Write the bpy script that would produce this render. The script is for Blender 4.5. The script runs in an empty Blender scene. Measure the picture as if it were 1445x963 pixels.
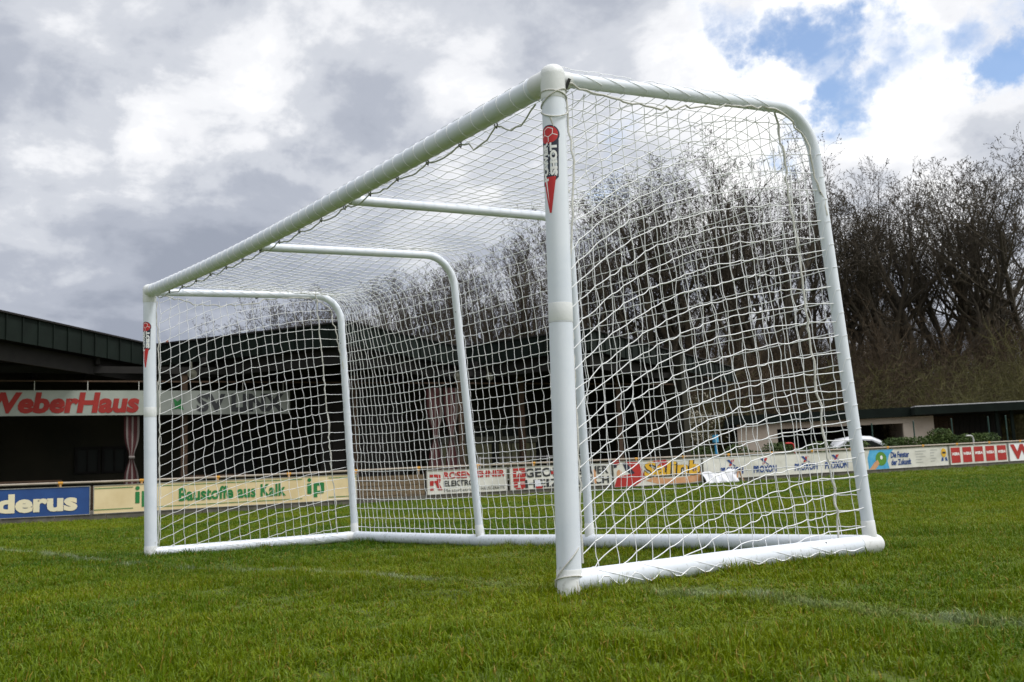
import bpy, bmesh, math, random
import numpy as np
from mathutils import Vector, Matrix
rad = math.radians; V = Vector
random.seed(7); rng = np.random.default_rng(7)
scene = bpy.context.scene
COL = scene.collection
# ------------------------------------------------------------------ camera
F, FWD, RGT, UPV = 1446.5, Vector((-0.79047, 0.59768, 0.13391)), Vector((0.59803, 0.80037, -0.04206)), Vector((0.13232, -0.04683, 0.9901))
CAM = Vector((3.7584, -3.1435, 0.5367))
cd = bpy.data.cameras.new('camera'); cam = bpy.data.objects.new('camera', cd); COL.objects.link(cam)
m = Matrix((RGT, UPV, -FWD)).transposed().to_4x4(); m.translation = CAM
cam.matrix_world = m
cd.sensor_width = 36; cd.lens = F * 36 / 1445; cd.clip_start = 0.05; cd.clip_end = 3000
cd.dof.use_dof = True; cd.dof.focus_distance = 5.6; cd.dof.aperture_fstop = 7.1
scene.camera = cam
def at(px, py, d):
    """point seen at a spot of the photograph, d metres in front of the camera"""
    return CAM + FWD * d + RGT * ((px - 722.5) / F * d) + UPV * (-(py - 481.5) / F * d)
# ------------------------------------------------------------------ world, sun
SUN_EL, SUN_AZ = rad(60), math.atan2(0.50, 0.86)          # high sun to the right of the camera, veiled by cloud
sdir = Vector((math.cos(SUN_EL) * math.cos(SUN_AZ), math.cos(SUN_EL) * math.sin(SUN_AZ), math.sin(SUN_EL)))
w = bpy.data.worlds.new('World'); scene.world = w; w.use_nodes = True
def world():
    nt = w.node_tree; N = nt.nodes; L = nt.links; N.clear()
    def node(t, **k):
        n = N.new(t)
        for a, b in k.items(): setattr(n, a, b)
        return n
    def val(n, i, x):
        if hasattr(x, 'is_output'): L.new(x, n.inputs[i])
        else: n.inputs[i].default_value = x
    def mth(op, a, b=0.0, c=0.0, clamp=False):
        n = node('ShaderNodeMath', operation=op, use_clamp=clamp); val(n, 0, a); val(n, 1, b); val(n, 2, c); return n.outputs[0]
    def vm(op, a, b):
        n = node('ShaderNodeVectorMath', operation=op); val(n, 0, a); val(n, 1, b); return n
    def ramp(x, pts, interp='EASE'):
        n = node('ShaderNodeValToRGB'); n.color_ramp.interpolation = interp; e = n.color_ramp.elements
        while len(e) < len(pts): e.new(0.5)
        for q, (p, c) in zip(e, pts): q.position = p; q.color = (*c, 1) if len(c) == 3 else c
        L.new(x, n.inputs[0]); return n.outputs[0]
    def noise(v, scale, det=8, rough=0.55, dist=0.0):
        n = node('ShaderNodeTexNoise'); L.new(v, n.inputs['Vector']); n.inputs['Scale'].default_value = scale
        n.inputs['Detail'].default_value = det; n.inputs['Roughness'].default_value = rough; n.inputs['Distortion'].default_value = dist
        return n.outputs['Fac']
    tc = node('ShaderNodeTexCoord').outputs['Generated']
    d = vm('NORMALIZE', tc, (0, 0, 0)).outputs[0]
    sep = node('ShaderNodeSeparateXYZ'); L.new(d, sep.inputs[0])
    den = mth('ADD', mth('MAXIMUM', sep.outputs[2], 0.0), 0.30)
    comb = node('ShaderNodeCombineXYZ')
    L.new(mth('DIVIDE', sep.outputs[0], den), comb.inputs[0]); L.new(mth('DIVIDE', sep.outputs[1], den), comb.inputs[1]); comb.inputs[2].default_value = 3.7
    P = comb.outputs[0]
    wn = node('ShaderNodeTexNoise'); L.new(d, wn.inputs['Vector']); wn.inputs['Scale'].default_value = 7.0; wn.inputs['Detail'].default_value = 8; wn.inputs['Roughness'].default_value = .62
    wv = vm('SUBTRACT', wn.outputs['Color'], (.5, .5, .5)); ws = vm('SCALE', wv.outputs[0], (0, 0, 0)); ws.inputs['Scale'].default_value = .26
    dw = vm('NORMALIZE', vm('ADD', d, ws.outputs[0]).outputs[0], (0, 0, 0)).outputs[0]
    def bump(px, py, width):                    # soft lobe round one direction of the sky
        v = at(px, py, 1.0) - CAM; v.normalize()
        dt = vm('DOT_PRODUCT', dw, tuple(v)).outputs['Value']
        return mth('MULTIPLY_ADD', dt, 1 / width, 1 - 1 / width, clamp=True)
    n1 = noise(P, 2.0, 12, 0.55, 0.2)
    n2 = noise(vm('ADD', P, (4.2, 1.7, 0.3)).outputs[0], 5.5, 11, 0.56, 0.2)
    big = noise(vm('ADD', P, (9.1, -3.0, 1.0)).outputs[0], 0.9, 3, 0.5)
    shade = mth('ADD', mth('MULTIPLY', n1, 0.58), mth('MULTIPLY', n2, 0.42))
    # clouds: thick grey at the left, thin and bright towards the sun
    sunv = vm('DOT_PRODUCT', d, tuple(sdir)).outputs['Value']
    lit = mth('MULTIPLY_ADD', sunv, 0.75, -0.18)
    for px, py, wd, a in LOBES:
        lit = mth('MULTIPLY_ADD', bump(px, py, wd), a, lit)
    t = mth('ADD', mth('MULTIPLY_ADD', mth('SUBTRACT', shade, 0.5), 2.5, 0.54), lit)
    cc = ramp(t, CLOUD)
    gap = mth('MULTIPLY', mth('SUBTRACT', n2, 0.5), 1.1)
    gap = mth('MULTIPLY_ADD', mth('SUBTRACT', n1, 0.5), 0.7, gap)
    for px, py, wd, a in GAPS:
        gap = mth('MULTIPLY_ADD', bump(px, py, wd), a, gap)
    gm = ramp(gap, [(0.22, (0, 0, 0)), (0.60, (.92, .92, .92))])
    sky = node('ShaderNodeTexSky', sky_type='NISHITA', sun_disc=False, sun_elevation=SUN_EL, sun_rotation=math.pi / 2 - SUN_AZ)
    sc_ = vm('SCALE', cc, (0, 0, 0)); sc_.inputs['Scale'].default_value = 11.0
    sk2 = vm('MULTIPLY', sky.outputs[0], (1.45, 1.6, 1.75))
    mix = node('ShaderNodeMix', data_type='RGBA'); L.new(gm, mix.inputs[0]); L.new(sc_.outputs[0], mix.inputs[6]); L.new(sk2.outputs[0], mix.inputs[7])
    bg = node('ShaderNodeBackground'); L.new(mix.outputs[2], bg.inputs[0]); bg.inputs[1].default_value = 0.1
    out = node('ShaderNodeOutputWorld'); L.new(bg.outputs[0], out.inputs[0])
LOBES = [(1000, 60, .035, .12), (1330, 120, .03, .14), (520, 80, .02, .20), (150, 150, .012, .12), (280, 170, .003, .16), (60, 410, .012, .14), (640, 200, .006, .08), (430, 240, .010, -.14), (130, 300, .010, -.05), (100, 420, .02, .10), (20, 150, .006, -.12), (1200, 225, .004, -.12), (1010, 110, .0015, -.12), (830, 40, .004, -.08), (1040, 40, .004, .14), (1300, 90, .006, .12), (1280, 230, .003, .08)]
GAPS = [(1165, 70, .0022, .36), (1180, 150, .0022, .38), (1290, 5, .0020, .40), (1440, 10, .0022, .42), (1440, 95, .0016, .36), (850, 225, .0024, .33), (985, 15, .0016, .33), (1090, 15, .0022, .36)]
CLOUD = [(0.02, (0.30, 0.33, 0.40)), (0.28, (0.41, 0.44, 0.51)), (0.48, (0.57, 0.595, 0.65)), (0.66, (0.80, 0.81, 0.84)), (0.85, (1.0, 1.0, 1.0))]
world()
sl = bpy.data.lights.new('sun', 'SUN'); so = bpy.data.objects.new('sun', sl); COL.objects.link(so)
sl.energy = 2.3; sl.angle = rad(12); sl.color = (1.0, 0.98, 0.95)
so.rotation_euler = (-sdir).to_track_quat('-Z', 'Y').to_euler(); so.location = (0, 0, 40)
vs = scene.view_settings; vs.view_transform = 'Standard'; vs.look = 'None'; vs.exposure = 0.08; vs.gamma = 1; vs.use_curve_mapping = False
scene.display_settings.display_device = 'sRGB'

# ------------------------------------------------------------------ materials
def mat(name, c, rough=0.6, c2=None, scale=8.0, bump=0.0, bscale=60.0, metal=0.0, spec=0.5, det=5, stretch=None, mid=(0.35, 0.65)):
    m = bpy.data.materials.new(name); m.use_nodes = True
    nt = m.node_tree; N = nt.nodes; L = nt.links; b = N['Principled BSDF']
    b.inputs['Base Color'].default_value = (*c, 1); b.inputs['Roughness'].default_value = rough
    b.inputs['Metallic'].default_value = metal; b.inputs['Specular IOR Level'].default_value = spec
    tc = N.new('ShaderNodeTexCoord'); src = tc.outputs['Object']
    if stretch:
        mp = N.new('ShaderNodeMapping'); mp.inputs['Scale'].default_value = stretch; L.new(src, mp.inputs[0]); src = mp.outputs[0]
    if c2 is not None:
        n = N.new('ShaderNodeTexNoise'); n.inputs['Scale'].default_value = scale; n.inputs['Detail'].default_value = det; n.inputs['Roughness'].default_value = .6; L.new(src, n.inputs['Vector'])
        r = N.new('ShaderNodeValToRGB'); e = r.color_ramp.elements
        e[0].position, e[1].position = mid; e[0].color = (*c, 1); e[1].color = (*c2, 1)
        L.new(n.outputs['Fac'], r.inputs[0]); L.new(r.outputs[0], b.inputs['Base Color'])
    if bump:
        n2 = N.new('ShaderNodeTexNoise'); n2.inputs['Scale'].default_value = bscale; n2.inputs['Detail'].default_value = 4; L.new(src, n2.inputs['Vector'])
        bp = N.new('ShaderNodeBump'); bp.inputs['Strength'].default_value = bump; bp.inputs['Distance'].default_value = 0.01
        L.new(n2.outputs['Fac'], bp.inputs['Height']); L.new(bp.outputs[0], b.inputs['Normal'])
    return m
M = dict(
 white=mat('white_powder_coat', (.65, .705, .79), .34, (.72, .765, .84), 5, .05, 180, mid=(.3, .55)),
 cast=mat('white_plastic_casting', (.68, .70, .71), .45, (.74, .76, .77), 10, .08, 90),
 cord=mat('net_cord', (.88, .89, .92), .8, (.82, .83, .85), 9),
 rope=mat('rope', (.66, .65, .61), .85, (.50, .50, .47), 60, .3, 300),
 black=mat('black_plastic', (.012, .012, .012), .5),
 red=mat('red_print', (.52, .012, .012), .45), navy=mat('navy_print', (.01, .014, .035), .45), wprint=mat('white_print', (.85, .85, .85), .5),
 soil=mat('turf_ground', (.045, .078, .002), .95, (.085, .110, .003), 1.1, .6, 40),
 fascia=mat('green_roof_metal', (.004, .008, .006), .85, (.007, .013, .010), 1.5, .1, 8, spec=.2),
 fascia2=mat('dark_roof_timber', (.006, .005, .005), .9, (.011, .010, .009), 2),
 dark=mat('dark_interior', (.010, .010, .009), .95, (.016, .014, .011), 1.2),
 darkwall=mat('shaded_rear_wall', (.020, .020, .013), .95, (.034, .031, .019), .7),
 brown=mat('brown_timber', (.040, .022, .012), .85, (.065, .036, .018), 3, .3, 30, stretch=(1, 1, 6)),
 shaded_red=mat('shaded_red_lettering', (.26, .012, .008), .7, (.32, .016, .010), 2),  # sign red again, with the shade under the eave put into its colour
 framemetal=mat('weathered_aluminium', (.22, .21, .19), .55, (.34, .33, .30), 3),
 banner2=mat('banner_muted', (.19, .21, .19), .8, (.25, .27, .25), 1.3),  # darker tone of the banner cloth, so this banner stands out less
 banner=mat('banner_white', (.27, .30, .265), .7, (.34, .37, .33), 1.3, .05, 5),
 board=mat('painted_board_white', (.50, .49, .44), .6, (.70, .69, .64), 1.1, .05, 5, stretch=(1, 1, 1.6)),
 boardw=mat('board_bright_white', (.72, .73, .76), .55, (.80, .80, .82), 2),
 cream=mat('painted_board_cream', (.62, .49, .27), .65, (.74, .61, .37), 1.1, .05, 5),
 blue=mat('painted_board_blue', (.006, .045, .19), .55, (.010, .060, .23), 2.5, .05, 5),
 lcream=mat('cream_lettering', (.66, .62, .47), .65, (.75, .66, .45), 2.5),
 green=mat('green_lettering', (.006, .15, .03), .6, (.012, .19, .045), 5),
 signred=mat('red_lettering', (.34, .012, .010), .6, (.42, .018, .014), 2),
 signblack=mat('black_lettering', (.018, .020, .024), .6), pblue=mat('blue_lettering', (.006, .045, .21), .6),
 cyan=mat('sky_blue_print', (.02, .26, .55), .6, (.10, .42, .66), 2.5), leafgreen=mat('green_print', (.05, .19, .012), .6, (.10, .26, .02), 9),
 skin=mat('tan_print', (.50, .24, .11), .6, (.60, .33, .18), 6), yellow=mat('yellow_print', (.62, .34, .01), .6, (.70, .42, .03), 6),
 grey=mat('grey_print', (.42, .42, .40), .7), plinth=mat('concrete_plinth', (.07, .065, .055), .9, (.12, .11, .09), 4, .3, 20),
 rail=mat('weathered_rail', (.30, .25, .20), .6, (.38, .33, .28), 3), clamp=mat('yellow_clamp', (.55, .26, .02), .6),
 plank=mat('old_plank', (.10, .068, .038), .85, (.17, .12, .07), 4, .3, 30, stretch=(.6, .6, 6)),
 beige=mat('beige_render', (.54, .46, .38), .9, (.62, .54, .46), 1.5, .2, 30),
 glass=mat('dark_glass', (.008, .012, .010), .5, spec=.2), brick=mat('chimney_brick', (.20, .075, .055), .9, (.28, .12, .09), 12),
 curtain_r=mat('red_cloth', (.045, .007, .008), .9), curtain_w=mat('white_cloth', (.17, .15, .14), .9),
 lamp=mat('lamp_housing', (.07, .07, .05), .7), steelpipe=mat('pale_steel_pipe', (.55, .55, .56), .4), redpaint=mat('red_paint', (.5, .02, .02), .5),
 fence=mat('green_steel_post', (.01, .045, .035), .5), sheet=mat('white_sheet', (.70, .71, .76), .85, (.62, .63, .70), 4),
 car=mat('silver_white_paint', (.62, .64, .68), .25), tyre=mat('tyre_rubber', (.02, .02, .02), .9), concrete=mat('concrete_floor', (.12, .11, .10), .9, (.17, .16, .15), 2),
 flint=mat('leaf_litter', (.045, .034, .018), .95, (.075, .055, .028), .5, .4, 6),
 bark=mat('bark', (.046, .038, .026), .95, (.085, .068, .048), .6, .5, 4, stretch=(1, 1, .2)),
 twig=mat('twigs', (.042, .034, .024), .95, (.075, .060, .040), .35),
 bush=mat('undergrowth_stems', (.036, .025, .013), .95, (.085, .056, .028), .12, stretch=(1, 1, .4)),
 bush2=mat('budding_undergrowth', (.040, .038, .010), .9, (.085, .078, .016), .2),
 hedge=mat('hedge_leaves', (.022, .050, .006), .8, (.065, .105, .014), 2.2), blossom=mat('white_blossom', (.42, .40, .33), .8, (.30, .28, .2), 3),
)
def grime(m):
    nt = m.node_tree; N, L = nt.nodes, nt.links; b = N['Principled BSDF']; src = b.inputs['Base Color'].links[0].from_socket
    tc = N.new('ShaderNodeTexCoord'); sp = N.new('ShaderNodeSeparateXYZ'); L.new(tc.outputs['Object'], sp.inputs[0])
    mr = N.new('ShaderNodeMapRange'); mr.inputs[1].default_value = .02; mr.inputs[2].default_value = .30; mr.inputs[3].default_value = .24; mr.inputs[4].default_value = 0; L.new(sp.outputs[2], mr.inputs[0])
    n = N.new('ShaderNodeTexNoise'); n.inputs['Scale'].default_value = 34; n.inputs['Detail'].default_value = 6; L.new(tc.outputs['Object'], n.inputs['Vector'])
    a = N.new('ShaderNodeMath'); a.operation = 'ADD'; L.new(n.outputs['Fac'], a.inputs[0]); L.new(mr.outputs[0], a.inputs[1])
    r = N.new('ShaderNodeValToRGB'); e = r.color_ramp.elements; e[0].position = .76; e[0].color = (0, 0, 0, 1); e[1].position = .95; e[1].color = (.45, .45, .45, 1); L.new(a.outputs[0], r.inputs[0])
    mp = N.new('ShaderNodeMapping'); mp.inputs['Scale'].default_value = (30, 30, 2.5); L.new(tc.outputs['Object'], mp.inputs[0]); n2 = N.new('ShaderNodeTexNoise'); n2.inputs['Scale'].default_value = 1.4; n2.inputs['Detail'].default_value = 6; L.new(mp.outputs[0], n2.inputs['Vector'])
    r2 = N.new('ShaderNodeValToRGB'); e = r2.color_ramp.elements; e[0].position = .60; e[0].color = (0, 0, 0, 1); e[1].position = .80; e[1].color = (.08, .08, .08, 1); L.new(n2.outputs['Fac'], r2.inputs[0])
    x1 = N.new('ShaderNodeMix'); x1.data_type = 'RGBA'; L.new(r2.outputs[0], x1.inputs[0]); L.new(src, x1.inputs[6]); x1.inputs[7].default_value = (.36, .37, .36, 1)
    x = N.new('ShaderNodeMix'); x.data_type = 'RGBA'; L.new(r.outputs[0], x.inputs[0]); L.new(x1.outputs[2], x.inputs[6]); x.inputs[7].default_value = (.16, .15, .07, 1); L.new(x.outputs[2], b.inputs['Base Color'])
grime(M['white']); grime(M['cast'])
# ------------------------------------------------------------------ mesh builder
class MB:
    def __init__(s): s.v = []; s.f = []; s.mi = []; s.cur = 0
    def add(s, vs, fs):
        o = len(s.v); s.v += [tuple(v) for v in vs]; s.f += [tuple(i + o for i in f) for f in fs]; s.mi += [s.cur] * len(fs); return s
    def box(s, c, size, ax=None):
        ax = ax or (Vector((1, 0, 0)), Vector((0, 1, 0)), Vector((0, 0, 1))); c = Vector(c); h = [x / 2 for x in size]
        vs = [c + ax[0] * (i * h[0]) + ax[1] * (j * h[1]) + ax[2] * (k * h[2]) for i in (-1, 1) for j in (-1, 1) for k in (-1, 1)]
        return s.add(vs, [(0, 1, 3, 2), (4, 6, 7, 5), (0, 4, 5, 1), (2, 3, 7, 6), (0, 2, 6, 4), (1, 5, 7, 3)])
    def tube(s, pts, r, n=12, caps=True, flat=1.0):
        pts = [Vector(p) for p in pts]; k = len(pts); rs = r if hasattr(r, '__len__') else [r] * k
        o = len(s.v); T0 = (pts[1] - pts[0]).normalized()
        a = T0.cross(Vector((0, 0, 1)));
        if a.length < .05: a = T0.cross(Vector((1, 0, 0)))
        a.normalize(); prev = T0
        for i, p in enumerate(pts):
            T = ((pts[min(i + 1, k - 1)] - pts[max(i - 1, 0)])).normalized()
            a = (a - T * a.dot(T)); a.normalize(); b = T.cross(a)
            for j in range(n):
                t = 2 * math.pi * j / n; s.v.append(tuple(p + a * (rs[i] * math.cos(t)) + b * (rs[i] * math.sin(t) * flat)))
        fs = [(o + i * n + j, o + i * n + (j + 1) % n, o + (i + 1) * n + (j + 1) % n, o + (i + 1) * n + j) for i in range(k - 1) for j in range(n)]
        if caps: fs += [tuple(o + j for j in range(n))[::-1], tuple(o + (k - 1) * n + j for j in range(n))]
        s.f += fs; s.mi += [s.cur] * len(fs); return s
    def ball(s, c, r, n=12, sc=(1, 1, 1)):
        c = Vector(c); o = len(s.v); m_ = n // 2
        for i in range(m_ + 1):
            ph = math.pi * i / m_
            for j in range(n):
                th = 2 * math.pi * j / n
                s.v.append((c.x + r * sc[0] * math.sin(ph) * math.cos(th), c.y + r * sc[1] * math.sin(ph) * math.sin(th), c.z + r * sc[2] * math.cos(ph)))
        fs = [(o + i * n + j, o + (i + 1) * n + j, o + (i + 1) * n + (j + 1) % n, o + i * n + (j + 1) % n) for i in range(m_) for j in range(n)]
        s.f += fs; s.mi += [s.cur] * len(fs); return s
    def build(s, name, mt, parent=None, smooth=False):
        me = bpy.data.meshes.new(name); me.from_pydata(s.v, [], s.f)
        for q in (mt if isinstance(mt, (list, tuple)) else [mt]): me.materials.append(M[q] if isinstance(q, str) else q)
        if max(s.mi, default=0) > 0: me.polygons.foreach_set('material_index', s.mi)
        me.polygons.foreach_set('use_smooth', [smooth] * len(me.polygons)); me.validate(); me.update()
        if smooth:
            try: me.set_sharp_from_angle(angle=rad(50))
            except Exception: pass
        return link(name, me, parent)
def link(name, me, parent=None):
    o = bpy.data.objects.new(name, me); COL.objects.link(o); o.parent = parent; return o
def empty(name, loc=(0, 0, 0)):
    o = bpy.data.objects.new(name, None); COL.objects.link(o); o.location = loc; o.empty_display_size = .2; return o
def tag(o, label=None, cat=None, group=None, kind=None):
    for k, v in (('label', label), ('category', cat), ('group', group), ('kind', kind)):
        if v: o[k] = v
    return o
# ------------------------------------------------------------------ lettering
_tc = {}
def text_geo(s, bold=.03, shear=0.0, space=1.0):
    k = (s, bold, shear, space)
    if k not in _tc:
        cu = bpy.data.curves.new('lettering', 'FONT'); cu.body = s; cu.size = 1; cu.offset = bold; cu.shear = shear; cu.space_character = space; cu.resolution_u = 3
        ob = bpy.data.objects.new('lettering', cu); COL.objects.link(ob)
        bpy.context.view_layer.update()
        me = bpy.data.meshes.new_from_object(ob.evaluated_get(bpy.context.evaluated_depsgraph_get()))
        COL.objects.unlink(ob); bpy.data.objects.remove(ob)
        vs = [v.co.copy() for v in me.vertices]; fs = [tuple(p.vertices) for p in me.polygons]
        x0 = min(v.x for v in vs); x1 = max(v.x for v in vs); y0 = min(v.y for v in vs); y1 = max(v.y for v in vs)
        _tc[k] = ([((v.x - x0) / (x1 - x0), (v.y - y0) / (y1 - y0)) for v in vs], fs, (x1 - x0) / (y1 - y0))
    return _tc[k]
class Plane2:
    """flat frame standing in the scene: x along, y up, n out"""
    def __init__(s, o, x, y): s.o = Vector(o); s.x = Vector(x).normalized(); s.y = Vector(y).normalized(); s.n = s.x.cross(s.y)
    def p(s, a, b, c=0): return s.o + s.x * a + s.y * b + s.n * c
    def text(s, mb, t, x0, x1, y0, y1, d=.012, **k):
        v, f, _ = text_geo(t, **k); mb.add([s.p(x0 + a * (x1 - x0), y0 + b * (y1 - y0), d) for a, b in v], f)
    def poly(s, mb, pts, d=.01): mb.add([s.p(a, b, d) for a, b in pts], [tuple(range(len(pts)))])
    def rect(s, mb, x0, x1, y0, y1, d=.01): s.poly(mb, [(x0, y0), (x1, y0), (x1, y1), (x0, y1)], d)
    def disc(s, mb, x, y, rx, ry=None, d=.01, n=24):
        ry = ry or rx; s.poly(mb, [(x + rx * math.cos(2 * math.pi * i / n), y + ry * math.sin(2 * math.pi * i / n)) for i in range(n)], d)
    def slab(s, mb, x0, x1, y0, y1, t=.03): mb.box(s.p((x0 + x1) / 2, (y0 + y1) / 2, -t / 2), (x1 - x0, y1 - y0, t), (s.x, s.y, s.n))
# ------------------------------------------------------------------ ground
def sstep(a, b, x): t = np.clip((x - a) / (b - a), 0, 1); return t * t * (3 - 2 * t)
def ground(x, y):
    x = np.asarray(x, float); y = np.asarray(y, float)
    h = -.05 * sstep(0.3, -6.2, x) * (1 - sstep(5, 14, y)) + .03 * np.exp(-((x - .2) ** 2 + (y - 2) ** 2) / .8)
    h = h + .30 * np.clip((y - 5) / 37, 0, 1.6) ** 1.6
    return h + 3.5 * sstep(58, 120, np.hypot(x, y) + 0.12 * y) * sstep(-30, -60, x - .1 * y)
def gz(x, y): return float(ground(x, y))
A_, B_ = Vector((-24.8, 2.06, 0)), Vector((-18.4, 41.8, 0)); LD = (B_ - A_).normalized(); LN = Vector((LD.y, -LD.x, 0))
def make_ground():
    xs = np.unique(np.concatenate([np.linspace(-1500, -150, 12), np.linspace(-150, -9, 95), np.linspace(-9, 6, 76), np.linspace(6, 60, 14), np.linspace(60, 1500, 10)]))
    ys = np.unique(np.concatenate([np.linspace(-1500, -60, 10), np.linspace(-60, -4, 15), np.linspace(-4, 8, 61), np.linspace(8, 180, 110), np.linspace(180, 1500, 12)]))
    X, Y = np.meshgrid(xs, ys, indexing='ij'); Z = ground(X, Y)
    near = np.exp(-((X - 1) ** 2 + (Y) ** 2) / 200)
    Z = Z + near * .008 * (np.sin(X * 2.1 + Y * .7) + np.sin(Y * 2.9 - X * 1.3)) - .004
    n, k = X.shape; vs = np.stack([X, Y, Z], -1).reshape(-1, 3)
    fs = [(i * k + j, (i + 1) * k + j, (i + 1) * k + j + 1, i * k + j + 1) for i in range(n - 1) for j in range(k - 1)]
    me = bpy.data.meshes.new('ground'); me.from_pydata(vs.tolist(), [], fs); me.materials.append(M['soil']); me.materials.append(M['flint'])
    cx = np.array([(X[i, j], Y[i, j]) for i in range(n - 1) for j in range(k - 1)])
    side = (cx[:, 0] - A_.x) * LN.x + (cx[:, 1] - A_.y) * LN.y
    me.polygons.foreach_set('material_index', (side < -1.2).astype(int)); me.polygons.foreach_set('use_smooth', [True] * len(fs)); me.update()
    tag(link('ground', me), kind='structure')
make_ground()

# ------------------------------------------------------------------ goal frame
NB, NT = V((-.015, -.015, -.01)), V((.013, .012, 2.505)); FB, FT = V((-6.127, -.015, -.06)), V((-6.139, -.038, 2.489))
RN, RF = V((.211, 2.039, .087)), V((-5.934, 2.028, .022)); M1, M2 = V((-3.643, 2.019, .027)), V((-2.175, 1.999, .054))
TN, TF, T1, T2 = V((.171, 1.847, 2.639)), V((-5.919, 1.895, 2.553)), V((-3.662, 1.833, 2.524)), V((-2.124, 1.901, 2.522))
def bar_pt(u):                                   # u = 0 near corner, 1 far corner
    p = NT.lerp(FT, u); p.z -= .058 * math.sin(math.pi * u ** 1.25); return p
U1, U2 = .589, .354
A1, A2 = bar_pt(U1) + V((0, .04, -.028)), bar_pt(U2) + V((0, .04, -.028))
def bent(p0, c, p1, d=.27, n=9):                  # straight tube, rounded corner, straight tube
    a = c + (p0 - c).normalized() * d; b = c + (p1 - c).normalized() * d; out = [p0, p0.lerp(a, .5)]
    for i in range(n + 1):
        t = i / n; k = .55; q1 = a.lerp(c, k); q2 = b.lerp(c, k)
        out.append(a * (1 - t) ** 3 + q1 * 3 * t * (1 - t) ** 2 + q2 * 3 * t * t * (1 - t) + b * t ** 3)
    return out + [b.lerp(p1, .5), p1]
paths = {'N': bent(NT + V((0, .05, .01)), TN, RN), 'F': bent(FT + V((0, .05, 0)), TF, RF), '2': bent(A2, T2, M2), '1': bent(A1, T1, M1)}
goal = tag(empty('football_goal', (-3, 1, 0)), 'white portable football goal with rounded tubes standing on the grass', 'goal')
def part(mb, name, mt, parent=goal, smooth=True, label=None):
    o = mb.build(name, mt, parent, smooth); o.matrix_parent_inverse = Matrix.Translation(-parent.location) if parent.type == 'EMPTY' else Matrix()
    if label: o['label'] = label
    return o
PR = .0585
def rounded_end(mb, p, d, r, n=20):
    d = d.normalized(); mb.tube([p + d * (r * math.sin(a)) for a in [i * math.pi / 2 / 6 for i in range(7)]], [max(r * math.cos(i * math.pi / 2 / 6), .002) for i in range(7)], n, True)
def post(b, t, joint):
    ax = (t - b).normalized(); mb = MB(); mb.tube([b, b.lerp(t, .5), t], PR, 40); o = part(mb, 'post', 'white')
    mb = MB(); c = b + ax * joint
    mb.tube([c - ax * .045, c - ax * .042, c + ax * .042, c + ax * .045], [PR + .0003, PR + .0012, PR + .0012, PR + .0003], 40, False); part(mb, 'joint_sleeve', 'cast', o)
    mb = MB(); c -= ax * .049; mb.tube([c - ax * .0012, c + ax * .0012], PR + .0008, 40, False); part(mb, 'joint_gap', 'grey', o)
    mb = MB(); mb.tube([b - ax * .01, b + ax * .118, b + ax * .122], [PR + .0022, PR + .0022, PR + .001], 40); part(mb, 'foot_casting', 'cast', o)
    return o, ax
pN, axN = post(NB, NT - V((0, 0, .02)), 1.335); pF, axF = post(FB, FT - V((0, 0, .02)), 1.38)
mb = MB(); mb.tube([bar_pt(i / 40) for i in range(41)], PR, 40); crossbar = part(mb, 'crossbar', 'white')
for T, ax, sgn in ((NT, axN, -1), (FT, axF, 1)):   # corner castings: dome over the post, sleeve along the bar, tongue down the post
    mb = MB(); mb.tube([T - ax * .11, T - ax * .10, T + ax * .02], [PR + .001, PR + .004, PR + .004], 32, False)
    mb.tube([T + ax * (.02 + .052 * math.sin(a)) for a in [i * math.pi / 12 for i in range(7)]], [max((PR + .004) * math.cos(i * math.pi / 12) ** .8, .004) for i in range(7)], 32, False)
    d = V((sgn, 0, 0)); mb.tube([T, T + d * .13, T + d * .135], [PR + .0035, PR + .0035, PR + .001], 32)
    mb.tube([T + V((0, 0, .0)), T + V((0, .10, .01))], [.046, .044], 20)
    part(mb, 'corner_casting', 'cast')
for k, (r, lab) in {'N': (.036, None), '2': (.033, None), '1': (.033, None), 'F': (.036, None)}.items():
    mb = MB(); mb.tube(paths[k], r, 20); o = part(mb, 'bent_support', 'white')
    e = paths[k][-1]; d = (paths[k][-2] - e).normalized()
    mb = MB(); mb.tube([e + d * .03, e + d * .13, e + d * .135], [r + .0045, r + .003, r], 20); part(mb, 'socket', 'cast', o)
    mb = MB(); q = paths[k][-1].lerp(paths[k][-5], .86); mb.ball(q + FWD * -(r + .001) * 1.0, .005, 8); part(mb, 'bolt_hole', 'black', o)
def rail(pts, r, name='ground_rail'):
    mb = MB(); mb.tube(pts, r, 28); return part(mb, name, 'white')
sN = V((-.005, .0, .054)); sF = V((-6.125, .0, -.002))
r1 = rail([sN, sN.lerp(RN, .5) + V((0, 0, .004)), RN], .054); r2 = rail([sF, sF.lerp(RF, .5), RF], .052)
rail([RF, M1, M2, M2.lerp(RN, .5) + V((0, 0, .006)), RN + V((-.05, 0, 0))], .051)
for p, d, r, q in ((RN, RN - sN, .056, r1), (RF, RF - sF, .054, r2)):
    d = d.normalized(); mb = MB(); mb.tube([p - d * .11, p + d * .03], r, 28, True); rounded_end(mb, p + d * .03, d, r, 28); part(mb, 'rail_elbow', 'cast', q)
for t in (.02, .05):
    mb = MB(); p = RN.lerp(sN, .19 + t * .3) + V((.035, 0, .046 - t * .3)); mb.ball(p, .006, 8); part(mb, 'rail_bolt', 'black', r1)

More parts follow.
